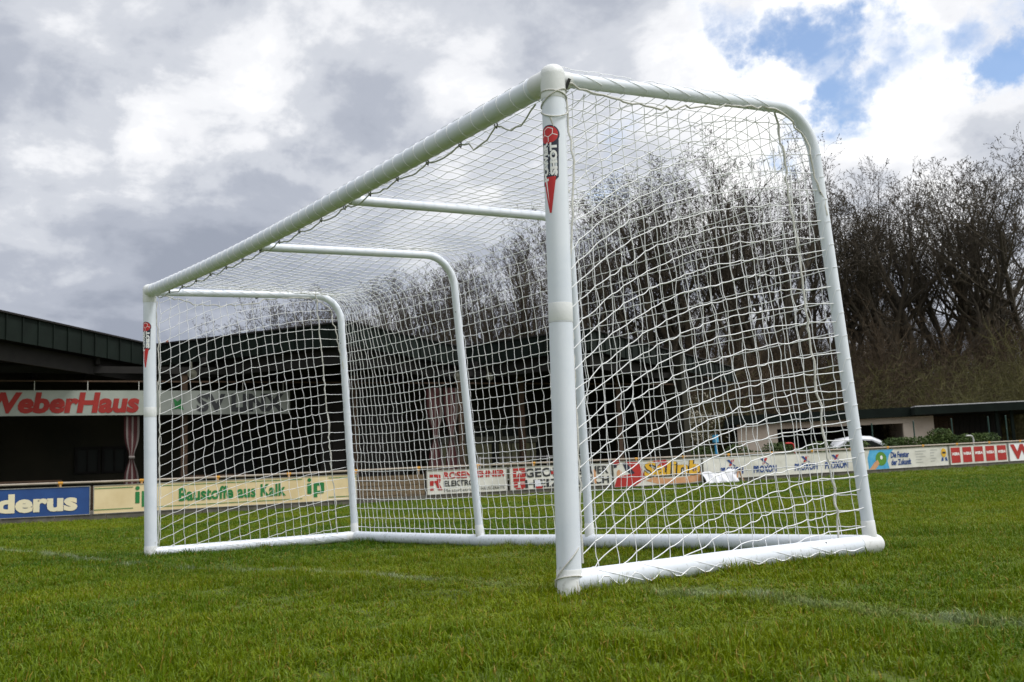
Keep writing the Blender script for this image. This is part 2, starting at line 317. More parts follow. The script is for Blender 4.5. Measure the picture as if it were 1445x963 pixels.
# sticker: red ball over a dark field with two lines of white lettering, wrapped round the front of each post
def sticker(b, ax, post_o, zc, s, ang0):
    def wrap(vs, d):
        out = []
        for a, h in vs:
            th = ang0 + a * s / PR
            out.append(b + ax * (zc + h * s) + V((math.cos(th), math.sin(th), 0)) * (PR + d))
        return out
    def shape(pts, d, mt, lab='sticker_print'):
        bm = bmesh.new(); vs = [bm.verts.new((x, y, 0)) for x, y in pts[0]]
        for f in pts[1]: 
            try: bm.faces.new([vs[i] for i in f])
            except ValueError: pass
        for _ in range(3):
            ed = [e for e in bm.edges if e.calc_length() > .012]
            if ed: bmesh.ops.subdivide_edges(bm, edges=ed, cuts=1)
            bmesh.ops.triangulate(bm, faces=[f for f in bm.faces if len(f.verts) > 3])
        bm.verts.index_update(); P = wrap([(v.co.x, v.co.y) for v in bm.verts], d)
        mb = MB(); mb.add(P, [tuple(v.index for v in f.verts) for f in bm.faces]); bm.free(); part(mb, lab, mt, post_o, False)
    def disc(cx, cy, rx, ry, n=28): return [(cx + rx * math.cos(2 * math.pi * i / n), cy + ry * math.sin(2 * math.pi * i / n)) for i in range(n)]
    P1 = lambda p: (p, [tuple(range(len(p)))])
    shape(P1(disc(0, .045, .058, .052)), .0008, 'navy'); shape(P1(disc(0, .047, .050, .044)), .0012, 'red')
    shape(P1([(-.054, -.20), (.000, -.215), (.046, -.17), (.052, .02), (-.052, .02)]), .0010, 'navy')
    shape(P1([(-.040, -.165), (.034, -.165), (.006, -.345), (-.004, -.345)]), .0014, 'red')
    shape(P1([(-.026, -.165), (-.016, -.165), (-.004, -.30)]), .0017, 'wprint')
    seam = [[(0, .036), (-.022, .050)], [(0, .036), (.022, .050)], [(0, .036), (0, .012)], [(-.022, .050), (-.024, .075)], [(.022, .050), (.024, .075)], [(-.024, .075), (0, .085)], [(.024, .075), (0, .085)], [(-.022, .050), (-.046, .042)], [(.022, .050), (.046, .042)]]
    for (x0, y0), (x1, y1) in seam:
        dx, dy = x1 - x0, y1 - y0; l = math.hypot(dx, dy); ox, oy = -dy / l * .0016, dx / l * .0016
        shape(P1([(x0 + ox, y0 + oy), (x0 - ox, y0 - oy), (x1 - ox, y1 - oy), (x1 + ox, y1 + oy)]), .0016, 'wprint', 'ball_seam')
    for t, xa, xb, ya, yb in (('POWER', -.040, -.004, -.185, .012), ('SHOT', .006, .042, -.160, .006)):   # read upwards
        v, f, _ = text_geo(t, bold=.06)
        shape(([(xb - bb * (xb - xa), ya + a * (yb - ya)) for a, bb in v], f), .0018, 'wprint', 'sticker_lettering')
sticker(NB, axN, pN, 2.165, 1.0, rad(-72)); sticker(FB, axF, pF, 2.15, 1.0, rad(-60))

# ------------------------------------------------------------------ net
net = tag(empty('goal_net', (-3, 1, 1.2)), 'white square-mesh net tied over the bars of the goal', 'net')
def npart(mb_or_arr, name, mt, label=None):
    if isinstance(mb_or_arr, MB): return part(mb_or_arr, name, mt, net, True, label)
    vs, fs = mb_or_arr; me = bpy.data.meshes.new(name); me.from_pydata(vs.tolist(), [], fs.tolist()); me.materials.append(M[mt])
    me.polygons.foreach_set('use_smooth', [True] * len(fs)); o = link(name, me, net); o.matrix_parent_inverse = Matrix.Translation(-net.location)
    if label: o['label'] = label
    return o
def strings(P, Q, r, amp, sub=3, sag=0.0):
    P = np.asarray(P); Q = np.asarray(Q); n = len(P); off = rng.normal(size=(n, 3)) * amp
    ts = np.linspace(0, 1, sub + 1)
    pts = P[:, None] * (1 - ts)[None, :, None] + Q[:, None] * ts[None, :, None] + np.sin(np.pi * ts)[None, :, None] * (off[:, None] - np.array([0, 0, sag]))
    a = pts[:, :-1].reshape(-1, 3); b = pts[:, 1:].reshape(-1, 3); T = b - a; T /= np.linalg.norm(T, axis=1)[:, None] + 1e-9
    ref = np.where(np.abs(T[:, 2:3]) < .8, np.array([[0, 0, 1.]]), np.array([[1., 0, 0]])); e1 = np.cross(T, ref); e1 /= np.linalg.norm(e1, axis=1)[:, None]; e2 = np.cross(T, e1)
    vs = []; 
    for base, s in ((a, -1), (b, 1)):
        for k in range(4): vs.append(base + T * s * r * .5 + r * (e1 * math.cos(math.pi / 2 * k) + e2 * math.sin(math.pi / 2 * k)))
    vs = np.stack(vs, 1).reshape(-1, 3); m = len(a); o = np.arange(m)[:, None] * 8
    fs = np.concatenate([o + np.array([[k, (k + 1) % 4, 4 + (k + 1) % 4, 4 + k]]) for k in range(4)], 0)
    return vs, fs
def knots(P, r):
    P = np.asarray(P); D = np.array([[1, 0, 0], [-1, 0, 0], [0, 1, 0], [0, -1, 0], [0, 0, 1], [0, 0, -1.]]) * r
    vs = (P[:, None] + D[None]).reshape(-1, 3); o = np.arange(len(P))[:, None] * 6
    fs = np.concatenate([o + np.array([f]) for f in ((0, 2, 4), (2, 1, 4), (1, 3, 4), (3, 0, 4), (2, 0, 5), (1, 2, 5), (3, 1, 5), (0, 3, 5))], 0)
    return vs, fs
def merge(*gs):
    # triangles and quads together
    V_, F_ = [], []; o = 0
    for v, f in gs: V_.append(v); F_ += (f + o).tolist(); o += len(v)
    return np.concatenate(V_), F_
def nmesh(name, mt, label, *gs):
    v, f = merge(*gs); me = bpy.data.meshes.new(name); me.from_pydata(v.tolist(), [], f); me.materials.append(M[mt])
    me.polygons.foreach_set('use_smooth', [True] * len(f)); o = link(name, me, net); o.matrix_parent_inverse = Matrix.Translation(-net.location); o['label'] = label; return o
NR, NC = 45, 63
def resample(path, n):
    P = np.array([tuple(p) for p in path]); 
    Q = [P[0]]
    for a, b in zip(P[:-1], P[1:]):
        k = max(1, int(np.linalg.norm(b - a) / .03)); Q += [a + (b - a) * (i + 1) / k for i in range(k)]
    Q = np.array(Q); s = np.concatenate([[0], np.cumsum(np.linalg.norm(np.diff(Q, axis=0), axis=1))])
    t = np.linspace(0, s[-1], n); return np.stack([np.interp(t, s, Q[:, i]) for i in range(3)], 1)
def outward(P):                                    # normals of a frame's profile, pointing out of the goal
    T = np.gradient(P, axis=0); T /= np.linalg.norm(T, axis=1)[:, None]; n = np.stack([np.zeros(len(P)), -T[:, 2], T[:, 1]], 1); return n / np.linalg.norm(n, axis=1)[:, None]
prof = []
for k, u in (('N', 0), ('2', U2), ('1', U1), ('F', 1)):
    pth = [bar_pt(u) + V((0, .03, .028))] + [p + V((0, 0, 0)) for p in paths[k][1:]]
    P = resample(pth, NR + 1); n = outward(P); P = P + n * .042; P[-1, 2] = max(P[-1, 2], P[-1, 2] - .02); prof.append((u, P, n))
us = np.array([0, U2, U1, 1.0])
grid = np.zeros((NC + 1, NR + 1, 3))
for c in range(NC + 1):
    u = c / NC; b = min(int(np.searchsorted(us, u, 'right')) - 1, 2); t = (u - us[b]) / (us[b + 1] - us[b]); wdt = (us[b + 1] - us[b]) * 6.12
    P = prof[b][1] * (1 - t) + prof[b + 1][1] * t; n = prof[b][2] * (1 - t) + prof[b + 1][2] * t
    s = np.linspace(0, 1, NR + 1); cat = 4 * t * (1 - t) * (wdt / 2.2)
    bend = np.exp(-((s - .415) / .13) ** 2); topm = sstep(.40, .30, s) * np.sin(np.pi * np.clip(s / .42, 0, 1)); bk = sstep(.42, .55, s) * np.sin(np.pi * np.clip((s - .30) / .70, 0, 1))
    P = P - n * (cat * (.165 * bend + .035 * bk))[:, None]
    P[:, 2] -= cat * (.075 * topm + .030 * bk)
    grid[c] = P
jit = rng.normal(size=grid.shape) * np.array([.004, .003, .0025]); jit[:, 0] *= .2; jit[:, -1] *= .2; grid += jit
i0, i1 = grid[:-1, :-1], None
rows = (grid[:-1, 1:].reshape(-1, 3), grid[1:, 1:].reshape(-1, 3)); cols = (grid[:, :-1].reshape(-1, 3), grid[:, 1:].reshape(-1, 3))
nmesh('roof_and_back_mesh', 'cord', 'square mesh hanging over the roof and down the back of the goal', strings(*rows, .0026, .0015, 3, .003), strings(*cols, .0026, .0040, 3, 0), knots(grid[:, 1:].reshape(-1, 3), .0055))
def side_net(near):
    pb, pt, rr, tt, key = (NB, NT, RN, TN, 'N') if near else (FB, FT, RF, TF, 'F')
    rl = (sN if near else sF); path = resample(paths[key], 120); nc = 19; sp = .0985
    W_ = rr.y - .20; inx = -.03 if near else .03
    up = path[np.argmax(path[:, 1] > tt.y - .10):]
    def ztop(y):
        m = path[:, 1] < tt.y + .02; k = np.argmin(np.abs(path[:70, 1] - y)); return path[k, 2] - .03 - (0.06 * math.sin(math.pi * min(max(y / 1.8, 0), 1)))
    def zlow(y): return rl.lerp(rr, y / rr.y).z + .045
    off = .62 if near else .50; kk = 2.3 if near else 1.6
    G = {}; ni = 35
    def nodep(i, j):
        v = j / nc; z0 = -off - .02; z = zlow(0) + i * sp + z0 + off * (1 - math.exp(-kk * v)) / (1 - math.exp(-kk))
        zz = max(min(z / 2.5, 1.1), -.1); y = .055 + (W_ - .055) * (v ** .95) * (1.0 - .11 * zz) + .15 * math.sin(math.pi * v) * (.6 - zz)
        fx = pb.x + (pt.x - pb.x) * zz; rx = rr.x + (tt.x - rr.x) * zz; x = fx + (rx - fx) * y / 2.0 + inx * (1 + 1.2 * math.sin(math.pi * v) * math.sin(math.pi * min(max(zz, 0), 1)))
        a = .0055 if near else .0045
        return np.array([x + random.gauss(0, .005), y + random.gauss(0, a), z + random.gauss(0, a * .8)])
    for i in range(ni):
        for j in range(nc + 1): G[i, j] = nodep(i, j)
    ok = lambda p: zlow(p[1]) < p[2] < ztop(p[1])
    P, Q, K = [], [], []
    for (i, j), p in G.items():
        if ok(p): K.append(p)
        for q_ in ((i + 1, j), (i, j + 1)):
            if q_ not in G: continue
            q = G[q_]
            a, b = ok(p), ok(q)
            if a and b: P.append(p); Q.append(q)
            elif a or b:
                g, h = (p, q) if a else (q, p); lo, hi = 0, 1
                for _ in range(12):
                    md = (lo + hi) / 2
                    if ok(g + (h - g) * md): lo = md
                    else: hi = md
                P.append(g); Q.append(g + (h - g) * hi)
    # strings from the seam rope out to the upright
    seam = []
    for i in range(ni):
        p = G[i, nc]
        if not ok(p): continue
        seam.append(V(p)); k = np.argmin(np.abs(up[:, 2] - p[2] - .02)); P.append(p); Q.append(up[k] + np.array([(.02 if near else -.02), 0, 0]))
    nmesh('side_mesh', 'cord', 'square mesh of the side nearest the camera, pulled into a slant by the front post' if near else 'square mesh of the far side of the goal', strings(P, Q, .0027 if near else .0025, .0032, 3, .003), knots(K, .0053 if near else .0049))
    # seam rope down the rear edge, a little inside the upright
    def wavy(pts, amp, step=.045):
        R_ = resample(pts, max(8, int(sum((pts[i + 1] - pts[i]).length for i in range(len(pts) - 1)) / step))); R_ += rng.normal(size=R_.shape) * amp; return [V(q) for q in R_]
    if len(seam) > 3:
        mb = MB(); mb.tube(wavy([seam[0] - V((0, 0, .08))] + seam + [seam[-1] + V((0, -.02, .08))], .006), .0062, 6); npart(mb, 'seam_rope', 'rope', None)
    # rope hanging beside the front post, and along under the top bar
    mb = MB(); x = .035 if near else .03
    fr = [pt + V((x * .6, .062, -.09)), pt + V((x, .075, -.5)), pb + V((x, .066, 1.5)), pb + V((x, .062, .8)), pb + V((x, .06, .14))]
    mb.tube(wavy(fr, .004), .0058, 6); npart(mb, 'edge_rope', 'rope')
    mb = MB(); sagp = []
    for t in np.linspace(0, 1, 14):
        y = .06 + t * (tt.y - .02); k = np.argmin(np.abs(path[:70, 1] - y)); z = path[k, 2]
        sagp.append(V((path[k, 0] + (.03 if near else .02), y, z - (.10 if not near else .075) * math.sin(math.pi * min(t * 1.6, 1)) - .03 - .10 * max(0, t - .78) * 4)))
    mb.tube(wavy(sagp, .008), .0055, 6); npart(mb, 'edge_rope', 'rope')
side_net(True); side_net(False)
def helix(pts, r, pitch, n=14, skew=0.0, jit_=.0006):
    R_ = resample(pts, 200); s = np.concatenate([[0], np.cumsum(np.linalg.norm(np.diff(R_, axis=0), axis=1))]); Lh = s[-1]; k = int(Lh / pitch * n); out = []
    for i in range(k):
        t = i / k * Lh; ph = i / n; fr_ = ph % 1.0; tt_ = (math.floor(ph) + min(fr_ * .12 if fr_ < .8 else .096 + (fr_ - .8) * 4.52, 1)) * pitch
        c = V([np.interp(min(tt_, Lh), s, R_[:, a]) for a in range(3)]); d = V(R_[min(int(tt_ / Lh * 199) + 1, 199)] - R_[min(int(tt_ / Lh * 199), 198)]).normalized()
        e1 = d.cross(V((0, 0, 1)));
        if e1.length < .5: e1 = d.cross(V((1, 0, 0)))
        e1.normalize(); e2 = d.cross(e1); th = 2 * math.pi * fr_ + .5
        out.append(c + (e1 * math.cos(th) + e2 * math.sin(th)) * (r + random.random() * jit_))
    return out
mb = MB(); mb.tube(helix([bar_pt(.025 + .955 * i / 30) for i in range(31)], PR + .0025, .118), .0019, 4)
for q in (.35, .55, .9):     # net edge lying along the front and top of the bar
    pts = []
    for i in range(160):
        u = .02 + .97 * i / 159; p = bar_pt(u); th = rad(40 + q * 90) + .16 * math.sin(u * 51 * 2 * math.pi * (.5 if q > .5 else 1)) + .10 * math.sin(u * 19 + q * 7)
        pts.append(p + V((0, -math.cos(th), math.sin(th))) * (PR + .0035))
    mb.tube(pts, .0022, 4)
npart(mb, 'bar_lacing', 'cord', 'cord wound round the crossbar')
for key, a, b, r, pitch in (('N', .02, .38, .036, .15), ('N', .46, .97, .036, .135), ('F', .05, .97, .036, .14)):
    P = resample(paths[key], 101); mb = MB(); mb.tube(helix([V(p) for p in P[int(a * 100):int(b * 100)]], r + .002, pitch), .0015, 4); npart(mb, 'tube_lacing', 'cord')
for a, b, r in ((sN.lerp(RN, .05), sN.lerp(RN, .96), .054), (sF.lerp(RF, .03), sF.lerp(RF, .97), .052)):
    mb = MB(); mb.tube(helix([a, b], r + .002, .27, 14), .0017, 4)
    mb.tube([a.lerp(b, i / 60) + V((.052 if a.x > -2 else -.04, 0, -.012 + .03 * math.sin(i * 1.1) * math.exp(-i / 40.))) for i in range(61)], .0035, 4); npart(mb, 'rail_lacing', 'cord')
# knots and lashings at the near corner
mb = MB()
for k, (z0, z1) in enumerate(((2.43, 2.40), (2.36, 2.44), (2.335, 2.335))):
    mb.tube([V((NT.x, NT.y, 0)) + V((math.cos(t) * (PR + .006), math.sin(t) * (PR + .006), z0 + (z1 - z0) * (.5 + .5 * math.sin(t + k)) - (.045 * max(0, math.cos(t + .6)) if k == 2 else 0))) for t in [i * 2 * math.pi / 24 for i in range(25)]], .0036, 5, False)
mb.tube([V(tuple(NT)) + V((.028 + .012 * math.sin(i * .8), -.052 + .012 * i, -.215 - .05 * i + .0005 * i * i)) for i in range(9)], .0055, 6)
npart(mb, 'corner_lashing', 'rope')
mb = MB()
mb.tube([NB + V((math.cos(t) * (PR + .007), math.sin(t) * (PR + .007), .075 + .02 * math.sin(t * 1 + 2))) for t in [i * 2 * math.pi / 24 for i in range(25)]], .0036, 5, False)
mb.tube([NB + V((math.cos(t) * (PR + .007), math.sin(t) * (PR + .007), .22 - (t + 2.4) / 2.6 * .18 * -1 - .18)) for t in [-2.4 + i * 2.6 / 12 for i in range(13)]], .0036, 5)
npart(mb, 'foot_lashing', 'rope')
# rope strung below the crossbar between the hooks
mb = MB(); pts = []; NH = 17
for i in range(NH * 8 + 1):
    u = .03 + .95 * i / (NH * 8); f = (i % 8) / 8; p = bar_pt(u); pts.append(p + V((0, .035, -.062 - .045 * math.sin(math.pi * f) * (1.5 if i < 14 else .55)  + random.gauss(0, .004))))
mb.tube(pts, .0048, 5); npart(mb, 'edge_rope', 'rope')
for i in range(1, NH):
    p = bar_pt(.03 + .95 * i / NH) + V((0, .03, -.050)); mb = MB()
    mb.tube([p + V((.010, 0, .012)), p + V((.012, .004, -.012)), p + V((.0, .008, -.026)), p + V((-.011, .004, -.014)), p + V((-.006, .0, -.002))], .0042, 6); part(mb, 'net_hook', 'black')
for p, d in ((FT.lerp(TF, .56) + V((.0, 0, -.02)), V((.02, .045, .025))), (NT + V((.040, .052, -.045)), V((.016, .01, .04)))):
    mb = MB(); mb.tube([p - d, p, p + d], .009, 8); part(mb, 'net_clip', 'black')
# net ties dropping inside the rear corner
mb = MB()
for k in range(5):
    a = V((.15, 1.50 + .07 * k, 2.43 - .05 * k)); mb.tube([a, a + V((.01, .01, -.10)), a + V((0, .015, -.28 - .03 * k))], .0026, 4)
npart(mb, 'loose_cords', 'cord')

# ------------------------------------------------------------------ advertising boards along the touchline rail
def line_t(px):                                    # where a sight line meets the touchline rail
    d = at(px, 640, 1) - CAM; n = LN; t = (A_ - CAM).dot(n) / d.dot(n); return ((CAM + d * t) - A_).dot(LD)
def lp(t, z=0.0, off=0.0):
    p = A_ + LD * t - LN * (-off); return Vector((p.x, p.y, gz(p.x, p.y) + z))
def board(px0, px1, mt, label, zb=.15, zt=.89):
    t0, t1 = line_t(px0) + .02, line_t(px1) - .02; W_ = t1 - t0
    a, b = lp(t0), lp(t1); pl = Plane2(a + V((0, 0, 0)) + LN * .05, b - a, (0, 0, 1))
    b_ = tag(empty('advertising_board', a), label, 'advertising board', 'boards along the touchline rail')
    mb = MB(); pl.slab(mb, 0, W_, zb, zt, .03); p = mb.build('panel', mt, b_); p.matrix_parent_inverse = Matrix.Translation(-b_.location)
    mb = MB()
    for x_, w_, y_, h_ in ((W_ / 2, W_, zb + .008, .016), (W_ / 2, W_, zt - .008, .016), (.009, .018, (zb + zt) / 2, zt - zb - .034), (W_ - .009, .018, (zb + zt) / 2, zt - zb - .034)): mb.box(pl.p(x_, y_, .004), (w_, h_, .022), (pl.x, pl.y, pl.n))
    f_ = mb.build('frame', 'framemetal', b_); f_.matrix_parent_inverse = Matrix.Translation(-b_.location)
    for k in range(1, int(W_ / 2.0)):
        mb = MB(); mb.box(pl.p(k * W_ / int(W_ / 2.0), (zb + zt) / 2, .0005), (.008, zt - zb - .034, .003), (pl.x, pl.y, pl.n)); q_ = mb.build('panel_joint', 'grey', b_); q_.matrix_parent_inverse = Matrix.Translation(-b_.location)
    pl.W = W_; pl.zb = zb; pl.zt = zt; pl.o0 = b_
    def add(name, m_, fn, lab=None):
        mb = MB(); fn(mb); o = mb.build(name, m_, b_); o.matrix_parent_inverse = Matrix.Translation(-b_.location)
        if lab: o['label'] = lab
    pl.addp = add; pl.X = lambda px: line_t(px) - t0
    add('backing_batten', 'plank', lambda mb: mb.box(pl.p(W_ / 2, (zb + zt) / 2, -.05), (W_ * .98, .08, .04), (pl.x, pl.y, pl.n)))
    return pl
b = board(-62, 129, 'blue', 'long blue board with cream lettering at the left end of the touchline')
b.addp('lettering', 'lcream', lambda mb: b.text(mb, 'Buderus', b.X(-57), b.X(110), .27, .75, bold=.045))
b.addp('trim', 'plank', lambda mb: (b.rect(mb, 0, b.W, .150, .165, .012), b.rect(mb, 0, b.W, .875, .89, .012)))
b2 = board(131, 503, 'cream', 'long cream board with green stripes and green lettering beside the blue board')
def stripes(mb):
    for x0, x1 in ((0, b2.X(188)), (b2.X(222), b2.X(425)), (b2.X(462), b2.W)):
        b2.rect(mb, x0, x1, .80, .818); b2.rect(mb, x0, x1, .25, .268)
b2.addp('stripes', 'green', stripes)
def logo(mb, px):
    x = b2.X(px); s = (b2.X(px + 10) - x) / 10
    b2.disc(mb, x + 4 * s, .775, .055); b2.rect(mb, x + 1 * s, x + 7 * s, .38, .68); b2.rect(mb, x + 10 * s, x + 15 * s, .28, .69)
    b2.rect(mb, x + 15 * s, x + 24 * s, .60, .69, .0105); b2.rect(mb, x + 20 * s, x + 25 * s, .42, .68, .011); b2.rect(mb, x + 15 * s, x + 24 * s, .38, .46, .0115)
b2.addp('emblem', 'green', lambda mb: logo(mb, 190)); b2.addp('emblem', 'green', lambda mb: logo(mb, 431))
b2.addp('lettering', 'green', lambda mb: b2.text(mb, 'Baustoffe aus Kalk', b2.X(252), b2.X(402), .37, .73, bold=.03))
b4 = board(599, 714, 'board', 'white board with red and black lettering and a red letter emblem, seen through the net')
b4.addp('emblem', 'signred', lambda mb: (b4.rect(mb, .10, .42, .68, .76), b4.rect(mb, .34, .46, .55, .74, .011), b4.rect(mb, .12, .44, .50, .57, .012), b4.rect(mb, .10, .22, .42, .56, .011), b4.poly(mb, [(.28, .50), (.40, .50), (.52, .28), (.38, .28)], .013), b4.rect(mb, .10, .22, .28, .36)))
b4.addp('lettering', 'signred', lambda mb: b4.text(mb, 'ROSENLEHNER', b4.X(624), b4.X(710), .61, .82, bold=.035))
for a_ in (('ELEKTRO', 624, 667, .38, .56, .03), ('Meisterbetrieb', 624, 667, .21, .31, 0), ('HAUSGERAETE', 676, 709, .22, .32, 0)): b4.addp('lettering', 'signblack', lambda mb: b4.text(mb, a_[0], b4.X(a_[1]), b4.X(a_[2]), a_[3], a_[4], bold=a_[5]))
b5 = board(716, 861, 'board', 'white board with large black lettering and a red emblem, crossed by the near goal post')
b5.addp('emblem', 'signred', lambda mb: (b5.rect(mb, .12, .56, .76, .84), b5.rect(mb, .12, .24, .55, .74), b5.rect(mb, .42, .56, .55, .74), b5.poly(mb, [(.34, .73), (.24, .55), (.44, .55)], .012), b5.rect(mb, .12, .56, .42, .52), b5.rect(mb, .14, .28, .24, .40), b5.rect(mb, .36, .54, .22, .38), b5.rect(mb, .2, .48, .18, .22)))
for a_ in (('GEOR', 738, 789, .53, .82), ('HEIZ', 738, 789, .20, .46), ('BAUER', 812, 856, .54, .80), ('BLECH', 812, 856, .22, .46)): b5.addp('lettering', 'signblack', lambda mb: b5.text(mb, a_[0], b5.X(a_[1]), b5.X(a_[2]), a_[3], a_[4], bold=.03))
for a_ in ((753, 762, .17, .24), (775, 781, .60, .70)): b5.addp('picture', 'signred', lambda mb: b5.rect(mb, b5.X(a_[0]), b5.X(a_[1]), a_[2], a_[3], .014))
b5.addp('picture', 'sheet', lambda mb: b5.poly(mb, [(b5.X(752), .24), (b5.X(761), .24), (b5.X(759), .44), (b5.X(752), .44)], .014))
b5.addp('picture', 'skin', lambda mb: (b5.poly(mb, [(b5.X(834), .26), (b5.X(838), .22), (b5.X(838), .60), (b5.X(836), .70), (b5.X(833), .66)], .015)))
b6 = board(862, 988, 'board', 'white and red board with bulging yellow lettering in the middle of the touchline', .06, .92)
x = b6.X
b6.addp('picture', 'signred', lambda mb: (b6.poly(mb, [(x(863), .07), (x(892), .07), (x(908), .30), (x(900), .86), (x(880), .90), (x(890), .50), (x(868), .40)], .004), b6.poly(mb, [(x(925), .70), (x(935), .90), (x(952), .78), (x(945), .60)], .004), b6.disc(mb, x(867), .88, .14, .10, .006)))
b6.addp('picture', 'navy', lambda mb: (b6.poly(mb, [(x(876), .86), (x(882), .86), (x(893), .50), (x(888), .46), (x(880), .60)], .007), b6.poly(mb, [(x(862), .80), (x(868), .84), (x(868), .72), (x(864), .70)], .007)))
b6.addp('picture', 'skin', lambda mb: b6.disc(mb, x(871), .52, .10, .12, .008))
b6.addp('picture', 'skin', lambda mb: (b6.poly(mb, [(x(908), .22), (x(925), .10), (x(968), .08), (x(986), .12), (x(986), .55), (x(975), .56), (x(970), .30), (x(940), .26), (x(918), .34)], .005),))
b6.addp('lettering', 'signblack', lambda mb: b6.text(mb, 'Salinb', x(905.3), x(986.5), .32, .87, .009, bold=.07, shear=.1))
b6.addp('lettering', 'yellow', lambda mb: b6.text(mb, 'Salinb', x(906), x(985), .36, .87, .012, bold=.03, shear=.1))
b6.addp('lettering', 'signred', lambda mb: b6.text(mb, 'aus', x(920), x(938), .82, .92, .013, bold=.03))
b7 = board(989, 1214, 'board', 'plain off-white board with four small blue names and crossed figures above them', .14, .92)
for px in (1029, 1076, 1134, 1177):
    b7.addp('lettering', 'pblue', lambda mb, px=px: b7.text(mb, 'PROXON', b7.X(px - 16), b7.X(px + 17), .28, .54, bold=.04, shear=.1))
    b7.addp('emblem', 'signred', lambda mb, px=px: b7.poly(mb, [(b7.X(px - 3), .58), (b7.X(px), .58), (b7.X(px + 5), .80), (b7.X(px + 1), .80)]))
    b7.addp('emblem', 'pblue', lambda mb, px=px: (b7.poly(mb, [(b7.X(px - 6), .80), (b7.X(px - 2), .80), (b7.X(px + 2), .66), (b7.X(px), .64)], .012), b7.poly(mb, [(b7.X(px + 1), .64), (b7.X(px + 3), .64), (b7.X(px + 7), .56), (b7.X(px + 5), .56)], .012)))
b8 = board(1216, 1337, 'board', 'off-white board with a sky-blue swirl, a green ball held in a hand and blue handwriting', .14, .92)
x8 = b8.X
b8.addp('picture', 'cyan', lambda mb: b8.poly(mb, [(x8(1223), .15), (x8(1252), .15), (x8(1250), .45), (x8(1253), .70), (x8(1260), .91), (x8(1226), .91), (x8(1222), .60)], .004))
b8.addp('picture', 'leafgreen', lambda mb: b8.disc(mb, x8(1241), .55, .30, .27, .009))
b8.addp('picture', 'boardw', lambda mb: b8.disc(mb, x8(1241.5), .60, .07, .08, .012))
b8.addp('picture', 'skin', lambda mb: b8.poly(mb, [(x8(1223), .15), (x8(1232), .16), (x8(1238), .36), (x8(1236), .52), (x8(1231), .42)], .013))
for a_ in (('Die Fenster', 1281, .56, .80), ('der Zukunft', 1283, .27, .51)): b8.addp('lettering', 'pblue', lambda mb: b8.text(mb, a_[0], x8(1255), x8(a_[1]), a_[2], a_[3], bold=.03, shear=.1))
b8.addp('small_print', 'grey', lambda mb: [b8.rect(mb, x8(1290), x8(1290 + w_), .76 - k * .11, .785 - k * .11) for k, w_ in enumerate((15, 11, 14, 9, 10))] + [b8.rect(mb, x8(1311), x8(1311 + w_), .78 - k * .11, .81 - k * .11) for k, w_ in enumerate((10, 6, 5, 8, 6))])
b8.addp('emblem', 'yellow', lambda mb: b8.disc(mb, x8(1330), .66, .15, .18)); b8.addp('emblem', 'signblack', lambda mb: b8.rect(mb, x8(1328), x8(1332.5), .62, .70, .013))
b8.addp('emblem', 'pblue', lambda mb: (b8.poly(mb, [(x8(1325.5), .32), (x8(1329), .34), (x8(1329), .46), (x8(1327), .48)]), b8.poly(mb, [(x8(1331.5), .34), (x8(1335), .32), (x8(1333.5), .48), (x8(1331.5), .46)])))
b9 = board(1338, 1421, 'board', 'off-white board with five dark red squares in a row', .14, .92)
for k in range(5):
    a_, c_ = b9.X(1340.5 + 16.3 * k), b9.X(1340.5 + 16.3 * k + 12.6)
    b9.addp('red_panel', 'signred', lambda mb: b9.rect(mb, a_, c_, .22, .84)); b9.addp('lettering', 'wprint', lambda mb: b9.text(mb, 'WERA', a_ + .04, c_ - .04, .52, .64, .014, bold=.04, shear=.15))
b10 = board(1422, 1560, 'boardw', 'bright white board with big red lettering at the right edge', .14, .92)
b10.addp('lettering', 'signred', lambda mb: b10.text(mb, 'WeberHaus', b10.X(1424.5), b10.X(1553), .22, .85, bold=.05))
# old plank screen between the cream board and the white boards
t0, t1 = line_t(505), line_t(597); ps = tag(empty('plank_screen', lp((t0 + t1) / 2)), 'weathered brown plank screen between the cream board and the white board', 'plank screen')
for k in range(5):
    mb = MB(); a, b_ = lp(t0, .12 + k * .15), lp(t1, .12 + k * .15); mb.box((a + b_) / 2 + LN * (.03 + .004 * (k % 2)), ((b_ - a).length, .02, .135), (LD, LN, V((0, 0, 1)))); o = mb.build('plank', 'plank', ps); o.matrix_parent_inverse = Matrix.Translation(-ps.location)
# the rail: posts, tube, yellow clamps, plinth
rl_ = tag(empty('barrier_rail', lp(10)), 'weathered tube rail on posts running along the whole touchline above the boards', 'railing')
mpi = Matrix.Translation(-rl_.location)
TA, TB = line_t(-75), line_t(1570); npst = 24
mb = MB(); mb.tube([lp(TA + (TB - TA) * i / 60, .985) for i in range(61)], .030, 10); o = mb.build('rail_tube', 'rail', rl_, True); o.matrix_parent_inverse = mpi
base = None
for i in range(npst):
    t = TA + .6 + (TB - TA - 1.0) * i / (npst - 1)
    mb = MB(); mb.tube([lp(t, -.1), lp(t, .955)], .028, 8); o = mb.build('rail_post', 'rail', rl_, True); o.matrix_parent_inverse = mpi
    mb = MB(); mb.tube([lp(t - .06, .985), lp(t + .06, .985)], .038, 10); q = lp(t, .93); mb.box(q, (.05, .05, .08), (LD, LN, V((0, 0, 1)))); c = mb.build('clamp', 'clamp', o)
pk = tag(empty('kerb_plinth', lp(10)), 'dark low concrete plinth at the foot of the touchline boards', 'kerb')
nseg = 38
